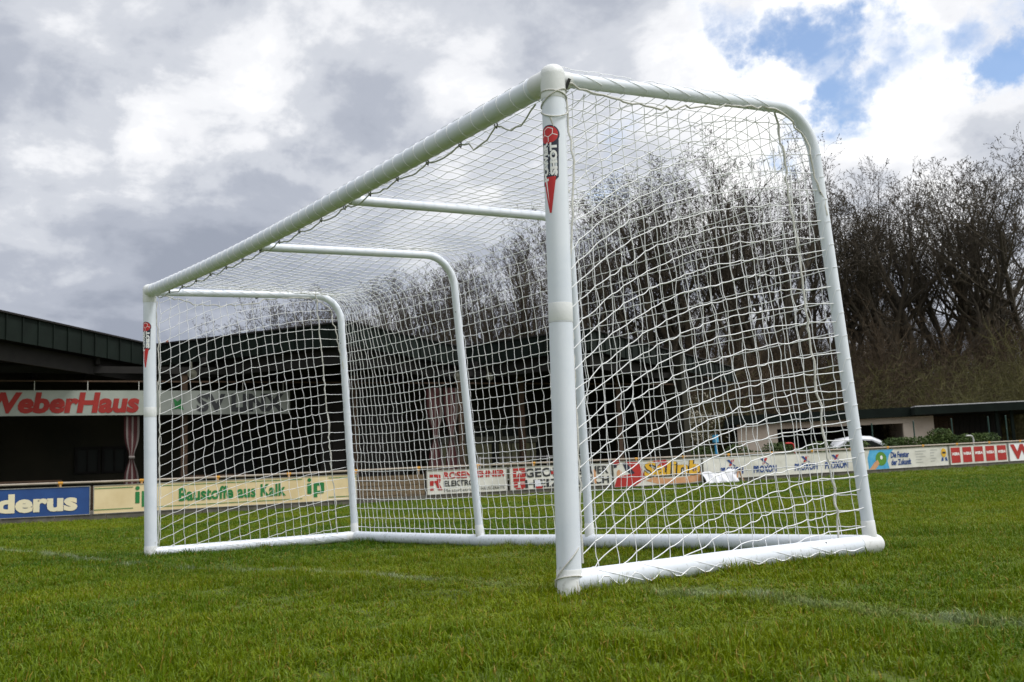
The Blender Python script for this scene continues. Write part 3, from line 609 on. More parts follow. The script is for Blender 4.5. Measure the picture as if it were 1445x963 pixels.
for i in range(nseg):
    a, b_ = lp(TA + (TB - TA) * i / nseg), lp(TA + (TB - TA) * (i + 1) / nseg); mb = MB(); mb.box((a + b_) / 2 + V((0, 0, .05)) + LN * .012, ((b_ - a).length - .02, .06, .20 + .008 * (i % 3)), ((b_ - a).normalized(), LN, V((0, 0, 1))))
    o = mb.build('kerb_block', 'plinth', pk); o.matrix_parent_inverse = Matrix.Translation(-pk.location)
# white sheet hanging over the foot of the plain board, on a little trestle
ta, tb = line_t(984), line_t(1031); mb = MB(); n, kk_ = 24, 8
vs, fs = [], []
for i in range(n + 1):
    for j in range(kk_ + 1):
        u, v = i / n, j / kk_; p = lp(ta + (tb - ta) * u, .02 + (.42 + .06 * math.sin(u * 9) - .08 * (1 - u)) * v); out_ = .12 + .30 * (1 - v) ** .7 + .05 * math.sin(u * 23 + v * 3)
        vs.append(p + LN * out_)
fs = [(i * (kk_ + 1) + j, (i + 1) * (kk_ + 1) + j, (i + 1) * (kk_ + 1) + j + 1, i * (kk_ + 1) + j + 1) for i in range(n) for j in range(kk_)]
mb.add(vs, fs); mb.add([V(v) + LN * -.012 for v in vs], [f[::-1] for f in fs]); o = mb.build('cloth_sheet', 'sheet', None, True); tag(o, 'crumpled white sheet hanging in front of the plain off-white board', 'sheet')
tr = tag(empty('trestle', lp(line_t(1034))), 'small tan folding trestle at the end of the crumpled white sheet', 'trestle')
for s in (-1, 1):
    mb = MB(); q = lp(line_t(1033.5)); mb.tube([q + LN * .30 + LD * s * .16, q + LN * .28 + LD * s * .02 + V((0, 0, .42))], .03, 6); o = mb.build('leg', 'skin', tr); o.matrix_parent_inverse = Matrix.Translation(-tr.location)
mb = MB(); mb.box(q + LN * .28 + V((0, 0, .42)), (.34, .05, .04), (LD, LN, V((0, 0, 1)))); o = mb.build('crosspiece', 'brown', tr); o.matrix_parent_inverse = Matrix.Translation(-tr.location)
# hooked pipes and posts behind the rail
for px, m_, lab in ((1390, 'steelpipe', 'pale hooked steel pipe rising over the rail behind the red squares'), (1135, 'redpaint', 'red hooked pipe rising over the rail behind the plain board')):
    q = lp(line_t(px), .1) - LN * .5; mb = MB(); mb.tube([q, q + V((0, 0, 1.05)), q + V((0, 0, 1.17)) - LD * .05, q + V((0, 0, 1.21)) - LD * .14, q + V((0, 0, 1.21)) - LD * .42], .032, 10); o = mb.build('hooked_pipe', m_, None, True); tag(o, lab, 'pipe')
q = lp(line_t(1026), .1) - LN * .6; mb = MB(); mb.tube([q, q + V((0, 0, 1.35))], .045, 8); mb.tube([q + V((0, 0, 1.35)), q + V((0, 0, 1.62))], .11, 10); o = mb.build('litter_bin', 'cyan', None, True); tag(o, 'small light-blue bin on a post behind the rail', 'bin')

# ------------------------------------------------------------------ clubhouse with folded roof
HE = 5.6
def eave(px, py, h=HE):
    d = at(px, py, 1) - CAM; t = (h - CAM.z) / d.z; return CAM + d * t
E_ = [eave(-70, 428), eave(215, 490), eave(490, 457), eave(650, 492), eave(830, 467), eave(1035, 521)]
club = tag(empty('clubhouse', (-30, 14, 0)), 'dark open-fronted clubhouse with a zigzag green metal eave behind the boards', 'building')
cpi = Matrix.Translation(-club.location)
def cpart(mb, name, mt, parent=None, label=None, smooth=False):
    o = mb.build(name, mt, parent or club, smooth)
    o.matrix_parent_inverse = cpi if parent is None else Matrix()
    if parent is not None: o.matrix_parent_inverse = Matrix.Translation(-club.location) @ Matrix.Translation(club.location)
    if label: o['label'] = label
    return o
BKV = -LN                                        # away from the pitch
back = [p + BKV * 13 for p in E_]; 
# roof: ridge pitched up a little
mb = MB(); nE = len(E_)
top = [p + V((0, 0, .02)) for p in E_]; bk = [V((q.x, q.y, HE + .25)) for q in (E_[0] + BKV * 14, E_[-1] + BKV * 9)]
poly = top + [bk[1], bk[0]]
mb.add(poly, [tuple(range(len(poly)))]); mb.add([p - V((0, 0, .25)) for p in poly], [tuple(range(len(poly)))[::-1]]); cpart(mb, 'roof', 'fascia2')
up_ = V((0, 0, 1))
for a, b_ in zip(E_[:-1], E_[1:]):
    L_ = (b_ - a).length; n_ = max(1, round(L_ / .66)); d = (b_ - a).normalized(); nn = V((d.y, -d.x, 0))
    for i in range(n_):
        c = a + d * (L_ * (i + .5) / n_); mb = MB()
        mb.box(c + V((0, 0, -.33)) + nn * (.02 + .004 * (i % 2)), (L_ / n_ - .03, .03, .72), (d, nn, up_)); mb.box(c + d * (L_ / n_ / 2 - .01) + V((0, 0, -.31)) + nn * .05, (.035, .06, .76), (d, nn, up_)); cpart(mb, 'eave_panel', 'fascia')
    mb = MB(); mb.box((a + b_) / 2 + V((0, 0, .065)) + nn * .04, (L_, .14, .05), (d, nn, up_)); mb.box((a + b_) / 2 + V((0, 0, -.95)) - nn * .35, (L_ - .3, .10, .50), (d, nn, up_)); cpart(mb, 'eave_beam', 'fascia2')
# banner line, beams and posts
G0, G1 = at(0, 560, 31.0), at(408, 560, 35.0); G0.z = G1.z = 0; GD = (G1 - G0).normalized(); GN = V((GD.y, -GD.x, 0)); GL = (G1 - G0).length
def gp(s, z=0, off=0): p = G0 + GD * s + GN * off; return V((p.x, p.y, z))
def gs(px):
    d = at(px, 600, 1) - CAM; t = (G0 - CAM).dot(GN) / d.dot(GN); return ((CAM + d * t) - G0).dot(GD)
S0, S1 = gs(-75), gs(960)
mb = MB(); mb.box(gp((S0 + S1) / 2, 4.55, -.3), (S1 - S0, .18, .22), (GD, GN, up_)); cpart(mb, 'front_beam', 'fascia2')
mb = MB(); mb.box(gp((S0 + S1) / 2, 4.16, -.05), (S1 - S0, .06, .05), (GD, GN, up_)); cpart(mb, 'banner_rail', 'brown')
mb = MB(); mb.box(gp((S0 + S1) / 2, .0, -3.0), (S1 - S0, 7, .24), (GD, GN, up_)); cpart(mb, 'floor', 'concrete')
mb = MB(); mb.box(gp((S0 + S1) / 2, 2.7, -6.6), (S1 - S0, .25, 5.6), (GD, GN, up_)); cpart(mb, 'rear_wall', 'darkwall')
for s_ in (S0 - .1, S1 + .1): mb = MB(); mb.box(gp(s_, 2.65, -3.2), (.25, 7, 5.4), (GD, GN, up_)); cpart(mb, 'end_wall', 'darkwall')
for px in (-60, 262, 505, 655, 742, 800, 880): 
    mb = MB(); s_ = gs(px); mb.box(gp(s_, 2.25, -.35), (.20, .20, 4.5), (GD, GN, up_)); cpart(mb, 'roof_post', 'brown')
for i in range(16):
    mb = MB(); s_ = S0 + (S1 - S0) * (i + .5) / 16; mb.box(gp(s_, 4.85, -3.3), (.12, 6.4, .28), (GD, GN, up_)); cpart(mb, 'roof_beam', 'fascia2')
# dark side bays that close the front between posts
for a_, b_, z0, z1, m_ in ((470, 590, .1, 4.4, 'dark'), (255, 420, .1, .9, 'brown'), (0, 150, .1, .9, 'brown')):
    s0, s1 = gs(a_), gs(b_); nb = max(2, int((s1 - s0) / .4))
    for i in range(nb):
        mb = MB(); mb.box(gp(s0 + (s1 - s0) * (i + .5) / nb, (z0 + z1) / 2, -1.6 + .006 * (i % 2)), ((s1 - s0) / nb - .02, .04, z1 - z0), (GD, GN, up_)); cpart(mb, 'wall_plank', m_)
def window(px0, px1, z0, z1, off=-6.42, fr='brown', gl='glass', bars=1):
    def sb(px):
        d = at(px, 600, 1) - CAM; o_ = G0 + GN * off; t = (o_ - CAM).dot(GN) / d.dot(GN); return ((CAM + d * t) - G0).dot(GD)
    s0, s1 = sb(px0), sb(px1); mb = MB(); cx, cz = (s0 + s1) / 2, (z0 + z1) / 2
    for a in (s0, s1): mb.box(gp(a, cz, off), (.10, .10, z1 - z0 + .1), (GD, GN, up_))
    for z in (z0, z1): mb.box(gp(cx, z, off + .003), (s1 - s0 - .1, .10, .09), (GD, GN, up_))
    for i in range(1, bars + 1): mb.box(gp(s0 + (s1 - s0) * i / (bars + 1), cz, off + .002), (.06, .07, z1 - z0 - .1), (GD, GN, up_))
    f_ = cpart(mb, 'window', fr); mb = MB(); mb.box(gp(cx, cz, off - .03), (s1 - s0, .02, z1 - z0), (GD, GN, up_)); o = cpart(mb, 'pane', gl, f_); return f_
window(108, 140, 1.45, 2.35, fr='fascia2'); window(146, 178, 1.45, 2.35, fr='fascia2'); window(655, 700, .9, 2.9, fr='lamp', bars=2); window(706, 760, .9, 2.9, fr='lamp', bars=2); window(300, 360, 1.2, 2.6, fr='fascia2')
for a_, b_ in ((660, 735), (745, 800)):           # olive panels and pale valance by the bar
    s0, s1 = gs(a_), gs(b_); n_ = 6
    for i in range(n_):
        mb = MB(); mb.box(gp(s0 + (s1 - s0) * (i + .5) / n_, 1.25, -2.6 - .01 * (i % 2)), ((s1 - s0) / n_ - .04, .04, 1.5), (GD, GN, up_)); cpart(mb, 'wall_panel', M.setdefault('olive', mat('olive_panel', (.11, .11, .06), .85, (.15, .145, .08), 2)))
    mb = MB(); mb.box(gp((s0 + s1) / 2, 2.15, -2.5), (s1 - s0, .06, .25), (GD, GN, up_)); cpart(mb, 'valance', 'lamp')
tr_ = tag(empty('terrace_railing', gp(gs(730))), 'pale steel railing with three thin bars in front of the bar windows', 'railing')
mb = None
for z in (.55, .95, 1.35):
    mb = MB(); mb.tube([gp(gs(668), z, .45), gp(gs(792), z, .45)], .022, 6); o = mb.build('bar', 'steelpipe', tr_, True); o.matrix_parent_inverse = Matrix.Translation(-tr_.location)
for i in range(5):
    s_ = gs(668) + (gs(792) - gs(668)) * i / 4; mb = MB(); mb.tube([gp(s_, .0, .45), gp(s_, 1.4, .45)], .028, 6); o = mb.build('upright', 'steelpipe', tr_, True); o.matrix_parent_inverse = Matrix.Translation(-tr_.location)
# banners
def banner(px0, px1, label, texts, zt=3.86, zb=3.08, mt='banner'):
    s0, s1 = gs(px0), gs(px1); pl = Plane2(gp(s0, 0, .05), GD, (0, 0, 1)); r = tag(empty('hanging_banner', gp(s0, 3.4, .05)), label, 'banner', 'banners under the clubhouse eave'); mi = Matrix.Translation(-r.location)
    mb = MB(); pl.slab(mb, 0, s1 - s0, zb, zt, .02); o = mb.build('cloth', mt, r); o.matrix_parent_inverse = mi
    for k in range(4):
        mb = MB(); mb.tube([pl.p((s1 - s0) * (.05 + .3 * k), zt, 0), pl.p((s1 - s0) * (.05 + .3 * k), 4.15, 0)], .012, 5); o = mb.build('hanger', 'rope', r); o.matrix_parent_inverse = mi
    for nm, m_, fn in texts(pl, lambda px: gs(px) - s0):
        mb = MB(); fn(mb); o = mb.build(nm, m_, r); o.matrix_parent_inverse = mi
banner(-45, 207, 'long white banner with slanting red lettering at the left under the eave', lambda pl, X: [('lettering', 'shaded_red', lambda mb: pl.text(mb, 'WeberHaus', X(-24), X(196), 3.15, 3.80, bold=.045, shear=.14))])
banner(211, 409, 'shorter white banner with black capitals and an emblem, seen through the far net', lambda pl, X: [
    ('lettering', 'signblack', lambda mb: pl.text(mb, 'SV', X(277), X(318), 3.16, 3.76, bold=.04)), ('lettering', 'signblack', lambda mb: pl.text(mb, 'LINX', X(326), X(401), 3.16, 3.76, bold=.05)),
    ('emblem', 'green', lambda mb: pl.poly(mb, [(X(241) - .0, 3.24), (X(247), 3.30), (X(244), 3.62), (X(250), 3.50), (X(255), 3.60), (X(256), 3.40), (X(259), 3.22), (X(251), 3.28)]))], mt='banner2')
# striped curtains tied in the middle
def curtain(px, z0, z1, label, wpx=14):
    s_ = gs(px); wd = gs(px + wpx / 2) - gs(px - wpx / 2); r = tag(empty('tied_curtain', gp(s_, z0, -.2)), label, 'curtain', 'striped curtains of the clubhouse'); mi = Matrix.Translation(-r.location)
    for k in range(8):
        f0, f1 = k / 8 - .5, (k + 1) / 8 - .5; vs, fs = [], []; n_ = 14
        for i in range(n_ + 1):
            v = i / n_; q = 1 - .72 * math.exp(-((v - .42) / .17) ** 2)
            for f in (f0, f1): vs.append(gp(s_ + f * wd * q, z0 + (z1 - z0) * v, -.2 + .07 * math.sin(f * 44) * q))
        fs = [(2 * i, 2 * i + 1, 2 * i + 3, 2 * i + 2) for i in range(n_)]
        mb = MB(); mb.add(vs, fs); mb.add([V(v) - GN * .012 for v in vs], [f[::-1] for f in fs]); o = mb.build('fold', 'curtain_r' if k % 3 != 1 else 'curtain_w', r, True); o.matrix_parent_inverse = mi
    mb = MB(); mb.tube([gp(s_ - wd * .18, z0 + (z1 - z0) * .42, -.14), gp(s_ + wd * .18, z0 + (z1 - z0) * .42, -.14)], .05, 8); o = mb.build('tie', 'curtain_w', r); o.matrix_parent_inverse = mi
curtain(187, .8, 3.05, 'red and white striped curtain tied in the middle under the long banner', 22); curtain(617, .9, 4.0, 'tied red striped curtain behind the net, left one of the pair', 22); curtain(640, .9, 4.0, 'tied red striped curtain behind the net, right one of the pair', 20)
# round lamps under the eave
for px, py, lab in ((271, 533, 'round floodlight under the eave above the black-lettered banner'), (645, 533, 'round floodlight under the eave left of the middle net tube'), (690, 528, 'round floodlight under the eave beside the second net tube')):
    c = at(px, py, (gp(gs(px), 0, -.1) - CAM).dot(FWD)); c.z = 4.35; r = tag(empty('floodlight', c), lab, 'lamp', 'floodlights under the eave'); mi = Matrix.Translation(-c)
    mb = MB(); mb.tube([c - GN * .15, c + GN * .02, c + GN * .04], [.08, .14, .15], 16); mb.tube([c + V((0, 0, .15)) - GN * .1, c + V((0, 0, .42)) - GN * .2], .03, 6); o = mb.build('housing', 'lamp', r, True); o.matrix_parent_inverse = mi
    mb = MB(); mb.tube([c + GN * .041, c + GN * .055], [.09, .06], 16); o = mb.build('lens', 'lamp', r, True); o.matrix_parent_inverse = mi
# tables and benches in the shade
for px, lab in ((40, 'dark wooden table in the shade below the long banner'), (300, 'dark wooden table behind the cream board'), (560, 'dark wooden table behind the plank screen')):
    c = gp(gs(px), .12, .7); r = tag(empty('terrace_table', c), lab, 'table', 'tables on the terrace'); mi = Matrix.Translation(-c)
    mb = MB(); mb.box(c + V((0, 0, .95)), (1.8, .7, .05), (GD, GN, up_)); o = mb.build('tabletop', 'brown', r); o.matrix_parent_inverse = mi
    for i in (-.8, .8):
        for j in (-.28, .28): mb = MB(); mb.tube([c + GD * i + GN * j, c + GD * i + GN * j + V((0, 0, .92))], .035, 6); o = mb.build('leg', 'brown', r); o.matrix_parent_inverse = mi
# chimney with cowl behind the low corner of the roof
cc_ = at(236, 486, 40); cc_.z = HE; ch = tag(empty('brick_chimney', cc_), 'small red brick chimney with a pointed pot on the dark clubhouse roof', 'chimney'); mi = Matrix.Translation(-cc_)
for i in range(9):
    for s in range(2):
        mb = MB(); o_ = .12 if i % 2 else 0; mb.box(cc_ + V((0, 0, -.2 + i * .075)) + GD * ((s - .5) * .24 + (o_ - .06) * .2), (.225, .34, .067), (GD, GN, up_)); o = mb.build('brick', 'brick', ch); o.matrix_parent_inverse = mi
mb = MB(); mb.box(cc_ + V((0, 0, .47)), (.60, .46, .06), (GD, GN, up_)); o = mb.build('cap', 'plinth', ch); o.matrix_parent_inverse = mi
mb = MB(); mb.tube([cc_ + V((0, 0, .5)), cc_ + V((0, 0, .72)), cc_ + V((0, 0, .9))], [.11, .10, .03], 12); o = mb.build('chimney_pot', 'brick', ch, True); o.matrix_parent_inverse = mi

# ------------------------------------------------------------------ low garage building at the right
DG = 58.0
def gh(px, py, d=DG): return at(px, py, d)
ga = tag(empty('garage_building', gh(1260, 640)), 'low flat-roofed building with beige walls and a dark open front behind the hedge', 'building'); mi = Matrix.Translation(-ga.location)
O_ = gh(1090, 600, 60); O_.z = 0; O2 = gh(1445, 600, 58); O2.z = 0; XD = (O2 - O_).normalized(); YD = V((-XD.y, XD.x, 0))
def hx(px, off=0):
    d = at(px, 600, 1) - CAM; n = YD; t = (O_ + YD * off - CAM).dot(n) / d.dot(n); return ((CAM + d * t) - O_).dot(XD)
def hz(px, py, off=0):
    d = at(px, py, 1) - CAM; t = (O_ + YD * off - CAM).dot(YD) / d.dot(YD); return (CAM + d * t).z
def hp(x, z, off=0): p = O_ + XD * x + YD * off; return V((p.x, p.y, z))
def hbox(name, m_, x0, x1, z0, z1, y0, y1, parent=ga, label=None):
    mb = MB(); mb.box(hp((x0 + x1) / 2, (z0 + z1) / 2, (y0 + y1) / 2), (x1 - x0, y1 - y0, z1 - z0), (XD, YD, up_)); o = mb.build(name, m_, parent); o.matrix_parent_inverse = mi if parent is ga else Matrix()
    if label: o['label'] = label
    return o
zw = hz(1250, 590); zb0 = -.3
hbox('wall', 'beige', hx(1040), hx(1096), zb0, zw, 0, .3); hbox('wall', 'beige', hx(1283), hx(1318), zb0, zw, .0, 6)
hbox('lintel', 'beige', hx(1096), hx(1283), hz(1200, 601), zw, 0, .3); hbox('pilaster', 'beige', hx(1283) - .35, hx(1283) - .01, zb0, hz(1200, 601) - .01, -.04, .3)
hbox('rear_wall', 'dark', hx(1040), hx(1283) - .4, zb0, zw, 5, 5.2)
hbox('roof', 'fascia', hx(1030), hx(1300), zw + .002, hz(1250, 577), -.5, 7)
r2_ = hz(1400, 571); hbox('roof', 'fascia', hx(1293, -1.5), hx(1500, -1.5), hz(1400, 582), r2_, -1.5, 8, label='higher flat roof over the open bay')
mb = MB(); mb.box(hp((hx(1293, -1.5) + hx(1500, -1.5)) / 2, r2_ + .03, 3.2), (hx(1500, -1.5) - hx(1293, -1.5) - .05, 9.3, .05), (XD, YD, up_)); o = mb.build('roof_trim', 'steelpipe', ga); o.matrix_parent_inverse = mi
for i in range(14):
    x0 = hx(1319) + .02 + i * (hx(1425) - hx(1319)) / 14; hbox('wall_plank', 'brown' if i < 5 else 'dark', x0, x0 + (hx(1425) - hx(1319)) / 14 - .02, zb0, hz(1400, 582) - .01, 1.5 + .01 * (i % 2), 1.6)
for px in (1419, 1398): hbox('roof_post', 'fascia', hx(px), hx(px + 4), zb0, hz(1400, 582) - .002, -1.0, -.85)
# fence posts and the hedge
for i, px in enumerate((1230, 1289, 1343, 1395, 1420)):
    q = hp(hx(px, -6), .0, -6); q.z = gz(q.x, q.y); mb = MB(); mb.tube([q, q + V((0, 0, 2.3))], .035, 8); mb.ball(q + V((0, 0, 2.31)), .04, 8); o = mb.build('fence_post', 'fence', None, True)
    tag(o, ['green steel post above the white car', 'green steel post beside the beige pilaster', 'green steel post in front of the planked wall', 'green steel post behind the pale hooked pipe', 'rightmost green steel post under the higher flat roof'][i], 'post', 'green posts behind the hedge')
def leafmass(name, centers, radii, n, m_, lab=None, cat=None, size=.07, group=None):
    C = np.array([tuple(c) for c in centers]); R_ = np.array(radii); k = rng.integers(0, len(C), n)
    d = rng.normal(size=(n, 3)); d /= np.linalg.norm(d, axis=1)[:, None]; rr = rng.uniform(.55, 1.05, n)[:, None] ** .6
    P = C[k] + d * rr * R_[k]; a = rng.normal(size=(n, 3)); a /= np.linalg.norm(a, axis=1)[:, None]; b_ = np.cross(a, rng.normal(size=(n, 3))); b_ /= np.linalg.norm(b_, axis=1)[:, None]
    s = rng.uniform(.5, 1.2, n)[:, None] * size
    vs = np.stack([P - a * s, P + b_ * s * .55, P + a * s, P - b_ * s * .55], 1).reshape(-1, 3); fs = (np.arange(n)[:, None] * 4 + np.arange(4)[None]).tolist()
    me = bpy.data.meshes.new(name); me.from_pydata(vs.tolist(), [], fs); me.materials.append(M[m_]); return me
cs, rs = [], []
for i in range(150):
    px = 985 + (1398 - 985) * i / 149; dd = 47 if px > 1150 else 44; q = at(px, 640, dd); z = gz(q.x, q.y); hgt = 1.02 + .22 * math.sin(px * .11) + .12 * math.sin(px * .37) - (.35 if 1215 < px < 1250 else 0) + (.25 if 1290 < px < 1370 else 0)
    for zz in np.arange(.2, hgt, .32): cs.append((q.x, q.y, z + zz)); rs.append((.55, .42, .30))
o = link('hedge', leafmass('hedge', cs, rs, 100000, 'hedge', size=.055)); tag(o, 'trimmed dark green hedge behind the rail in front of the low building', 'hedge')
# car roof behind the hedge
cp = at(1216, 640, 50); cz = gz(cp.x, cp.y) - .12; car = tag(empty('parked_car', V((cp.x, cp.y, cz))), 'white car parked behind the hedge, only its roof and windscreen edge showing', 'car'); mi2 = Matrix.Translation(-car.location)
CX, CY = RGT.copy(), V((-RGT.y, RGT.x, 0)); CX.z = 0; CX.normalize(); CY = V((-CX.y, CX.x, 0))
def cpnt(x, y, z): return V((cp.x, cp.y, cz)) + CX * x + CY * y + V((0, 0, z))
prof_ = [(-2.2, .35), (-2.25, .8), (-1.7, 1.15), (-1.05, 1.62), (-.4, 1.72), (.3, 1.66), (.75, 1.45), (1.2, 1.08), (2.0, .92), (2.2, .7), (2.2, .35)]
mb = MB(); vs = []
for y, w_ in ((-.85, .0), (-.62, .06), (.62, .06), (.85, .0)):
    for x_, z_ in prof_: vs.append(cpnt(x_ * (1 if abs(y) < .7 else .99), y, z_ + (w_ if z_ > 1.2 else 0) - (.10 if abs(y) > .7 and z_ > 1.2 else 0)))
n_ = len(prof_); fs = [(r * n_ + i, r * n_ + i + 1, (r + 1) * n_ + i + 1, (r + 1) * n_ + i) for r in range(3) for i in range(n_ - 1)] + [tuple(range(n_))[::-1], tuple(3 * n_ + i for i in range(n_))]
mb.add(vs, fs); o = mb.build('body', 'car', car, True); o.matrix_parent_inverse = mi2
for s in (-1, 1):
    mb = MB(); mb.add([cpnt(x_, s * .857, z_) for x_, z_ in ((-1.5, 1.12), (-.95, 1.46), (-.35, 1.54), (.25, 1.5), (.65, 1.3), (.95, 1.05))], [(0, 1, 2, 3, 4, 5)]); o = mb.build('side_window', 'glass', car); o.matrix_parent_inverse = mi2
    for x_ in (-1.4, 1.4): mb = MB(); mb.tube([cpnt(x_, s * .70, .33), cpnt(x_, s * .88, .33)], .33, 18); o = mb.build('wheel', 'tyre', car, True); o.matrix_parent_inverse = mi2

# ------------------------------------------------------------------ trees
def tube_net(segs, n=3):
    """segs: list of (p, q, r0, r1) -> prisms in one go"""
    a = np.array([s[0] for s in segs]); b = np.array([s[1] for s in segs]); r0 = np.array([s[2] for s in segs])[:, None]; r1 = np.array([s[3] for s in segs])[:, None]
    T = b - a; T /= np.linalg.norm(T, axis=1)[:, None] + 1e-9; ref = np.where(np.abs(T[:, 2:3]) < .9, np.array([[0, 0, 1.]]), np.array([[1., 0, 0]])); e1 = np.cross(T, ref); e1 /= np.linalg.norm(e1, axis=1)[:, None]; e2 = np.cross(T, e1)
    vs = np.stack([base + r * (e1 * math.cos(2 * math.pi * k / n) + e2 * math.sin(2 * math.pi * k / n)) for base, r in ((a, r0), (b, r1)) for k in range(n)], 1).reshape(-1, 3)
    o = np.arange(len(segs))[:, None] * 2 * n; fs = np.concatenate([o + np.array([[k, (k + 1) % n, n + (k + 1) % n, n + k]]) for k in range(n)], 0); return vs, fs
def mesh_np(name, vs, fs, m_, smooth=False):
    me = bpy.data.meshes.new(name); nf = len(fs); k = len(fs[0])
    me.vertices.add(len(vs)); me.vertices.foreach_set('co', np.asarray(vs, np.float32).ravel()); me.loops.add(nf * k); me.loops.foreach_set('vertex_index', np.asarray(fs, np.int32).ravel())
    me.polygons.add(nf); me.polygons.foreach_set('loop_start', np.arange(0, nf * k, k, dtype=np.int32)); me.polygons.foreach_set('loop_total', np.full(nf, k, np.int32)); me.materials.append(M[m_])
    me.polygons.foreach_set('use_smooth', [smooth] * nf); me.update(calc_edges=True); me.validate(); return me
def grow(seed, H=22, fork=.30, spread=.45, nl=4):
    R = random.Random(seed); big, small, n6 = [], [], [0]
    def rot(d, sp, a):
        e1 = d.orthogonal().normalized(); e2 = d.cross(e1); return (d * math.cos(sp) + (e1 * math.cos(a) + e2 * math.sin(a)) * math.sin(sp)).normalized()
    NS, WOB, UP = (6, 9, 7, 5, 3, 2), (.03, .085, .12, .17, .2, .2), (.02, .10, .14, .12, .08, .05)
    def limb(p, d, L, r, lev, r_end=None):
        n = NS[lev]; q = p; re = r * (.34 if lev < 2 else .30) if r_end is None else r_end; a = R.random() * 6.28; out = []
        for i in range(n):
            d = (d + V((R.gauss(0, 1), R.gauss(0, 1), R.gauss(0, 1))) * WOB[lev] + V((0, 0, UP[lev]))).normalized(); e = q + d * (L / n); f0, f1 = i / n, (i + 1) / n; ra, rb = r + (re - r) * f0, r + (re - r) * f1
            (big if ra > .055 else small).append((tuple(q), tuple(e), max(ra, .0085), max(rb, .0070))); q = e; out.append((q, d, rb, f1))
        if lev == 0: return out
        for (q, d, rb, f) in out:
            if lev < 5:
                if f < (.25 if lev > 1 else .32): continue
                for _ in range((1 if R.random() < .85 else 2) if lev < 3 else 1):
                    a += 2.4 + R.gauss(0, .5); limb(q, rot(d, R.uniform(.45, .85), a), L * (.58 if lev > 1 else .50) * (1.15 - .50 * f) * R.uniform(.7, 1.2), rb * R.uniform(.45, .68), lev + 1)
            else:
                t = V([R.gauss(0, .07) for _ in range(3)]); small.append((tuple(q), tuple(q + t + V((0, 0, .06))), .032, .012))     # bud cluster
    tr = limb(V((0, 0, -.5)), V((R.gauss(0, .03), R.gauss(0, .03), 1)).normalized(), H * fork + .5, .45, 0, .37)
    q, d, rb, _ = tr[-1]; a0 = R.random() * 6.28
    for k in range(nl): limb(q, rot(d, spread * R.uniform(.55, 1.15) if k else spread * .25, a0 + 6.283 * k / nl + R.gauss(0, .25)), H * (1 - fork) * R.uniform(.80, 1.0), .37 * R.uniform(.58, .85), 1)
    zt = max(s[1][2] for s in small); k = H / zt
    sc_ = lambda S: [(tuple(k * x for x in a), tuple(k * x for x in b), r0, r1) for a, b, r0, r1 in S]
    v1, f1 = tube_net(sc_(big), 6); v2, f2 = tube_net(sc_(small), 3)
    return mesh_np('trunk', v1, f1, 'bark', True), mesh_np('crown', v2, f2, 'twig')
VAR = [grow(s, fork=f, spread=sp, nl=n) for s, f, sp, n in ((11, .24, .62, 5), (12, .18, .80, 6), (23, .30, .55, 4), (34, .20, .90, 6), (15, .26, .55, 5), (46, .16, .65, 5))]
def tree(px, topy, H, var, label, rz, wide=1.0):
    hor = 707.8 - .0425 * px; 
    d = (H - 1.0) * F / max(hor - topy, 40)
    for _ in range(3):
        p = at(px, hor, d); z0 = gz(p.x, p.y); d = (H + z0 - .5) * F / (hor - topy)
    p = at(px, hor, d); z0 = gz(p.x, p.y)
    t = tag(empty('bare_tree', (p.x, p.y, z0)), label, 'tree', 'bare trees of the wood'); s = H / 22
    for nm, me in zip(('trunk', 'crown'), VAR[var]):
        o = link(nm, me, t)
    t.rotation_euler = (0, 0, rz); t.scale = (s * wide, s * wide, s)
TR = [
 (408, 424, 17, 3, 'bare tree furthest left, just showing above the dark eave', 1.25), (470, 402, 18, 1, 'bare round-crowned tree behind the far rear tube of the goal', 1.2),
 (545, 380, 20, 3, 'bare tree with a wide round crown between the far and the second net tube', 1.3), (600, 377, 20, 0, 'bare tree close left of the second net tube', 1.1),
 (662, 385, 18, 2, 'low bare tree just right of the second net tube', 1.0), (700, 352, 21, 1, 'bare tree halfway between the second net tube and the near post', 1.1), (752, 322, 22, 0, 'bare tree whose crown touches the left of the near post', 1.0),
 (822, 300, 21, 2, 'bare tree immediately right of the near post', 1.0), (868, 282, 22, 5, 'bare forked tree, second to the right of the near post', 1.0), (925, 246, 23, 3, 'bare many-limbed tree left of the tallest crown in the side net', 1.0),
 (985, 212, 25, 4, 'tallest bare tree in the side net, with thick upright limbs', 1.15), (1048, 205, 25, 1, 'bare tree with steep limbs right of the tallest crown in the side net', 1.0), (1105, 226, 24, 0, 'bare tree inside the rounded rear corner of the goal', 1.0),
 (1172, 262, 23, 3, 'bare tree directly behind the near rear tube', 1.0), (1212, 272, 22, 2, 'thin bare tree just right of the near rear tube', 1.0), (1252, 214, 25, 5, 'slender bare tree rising above its neighbours right of the goal', .75),
 (1312, 226, 24, 1, 'broad vase-shaped bare tree with a full fan of limbs right of the goal', 1.25), (1362, 250, 23, 4, 'bare tree right of the broad vase-shaped one', 1.0), (1402, 210, 25, 0, 'bare tree near the right edge with long leaning limbs', 1.1), (1446, 190, 26, 3, 'tall bare tree cut by the right edge of the view', 1.15),
]
for i, (px, ty, H, v, lab, wd) in enumerate(TR): tree(px, ty - 14, H, v, lab, i * 1.7, wd)
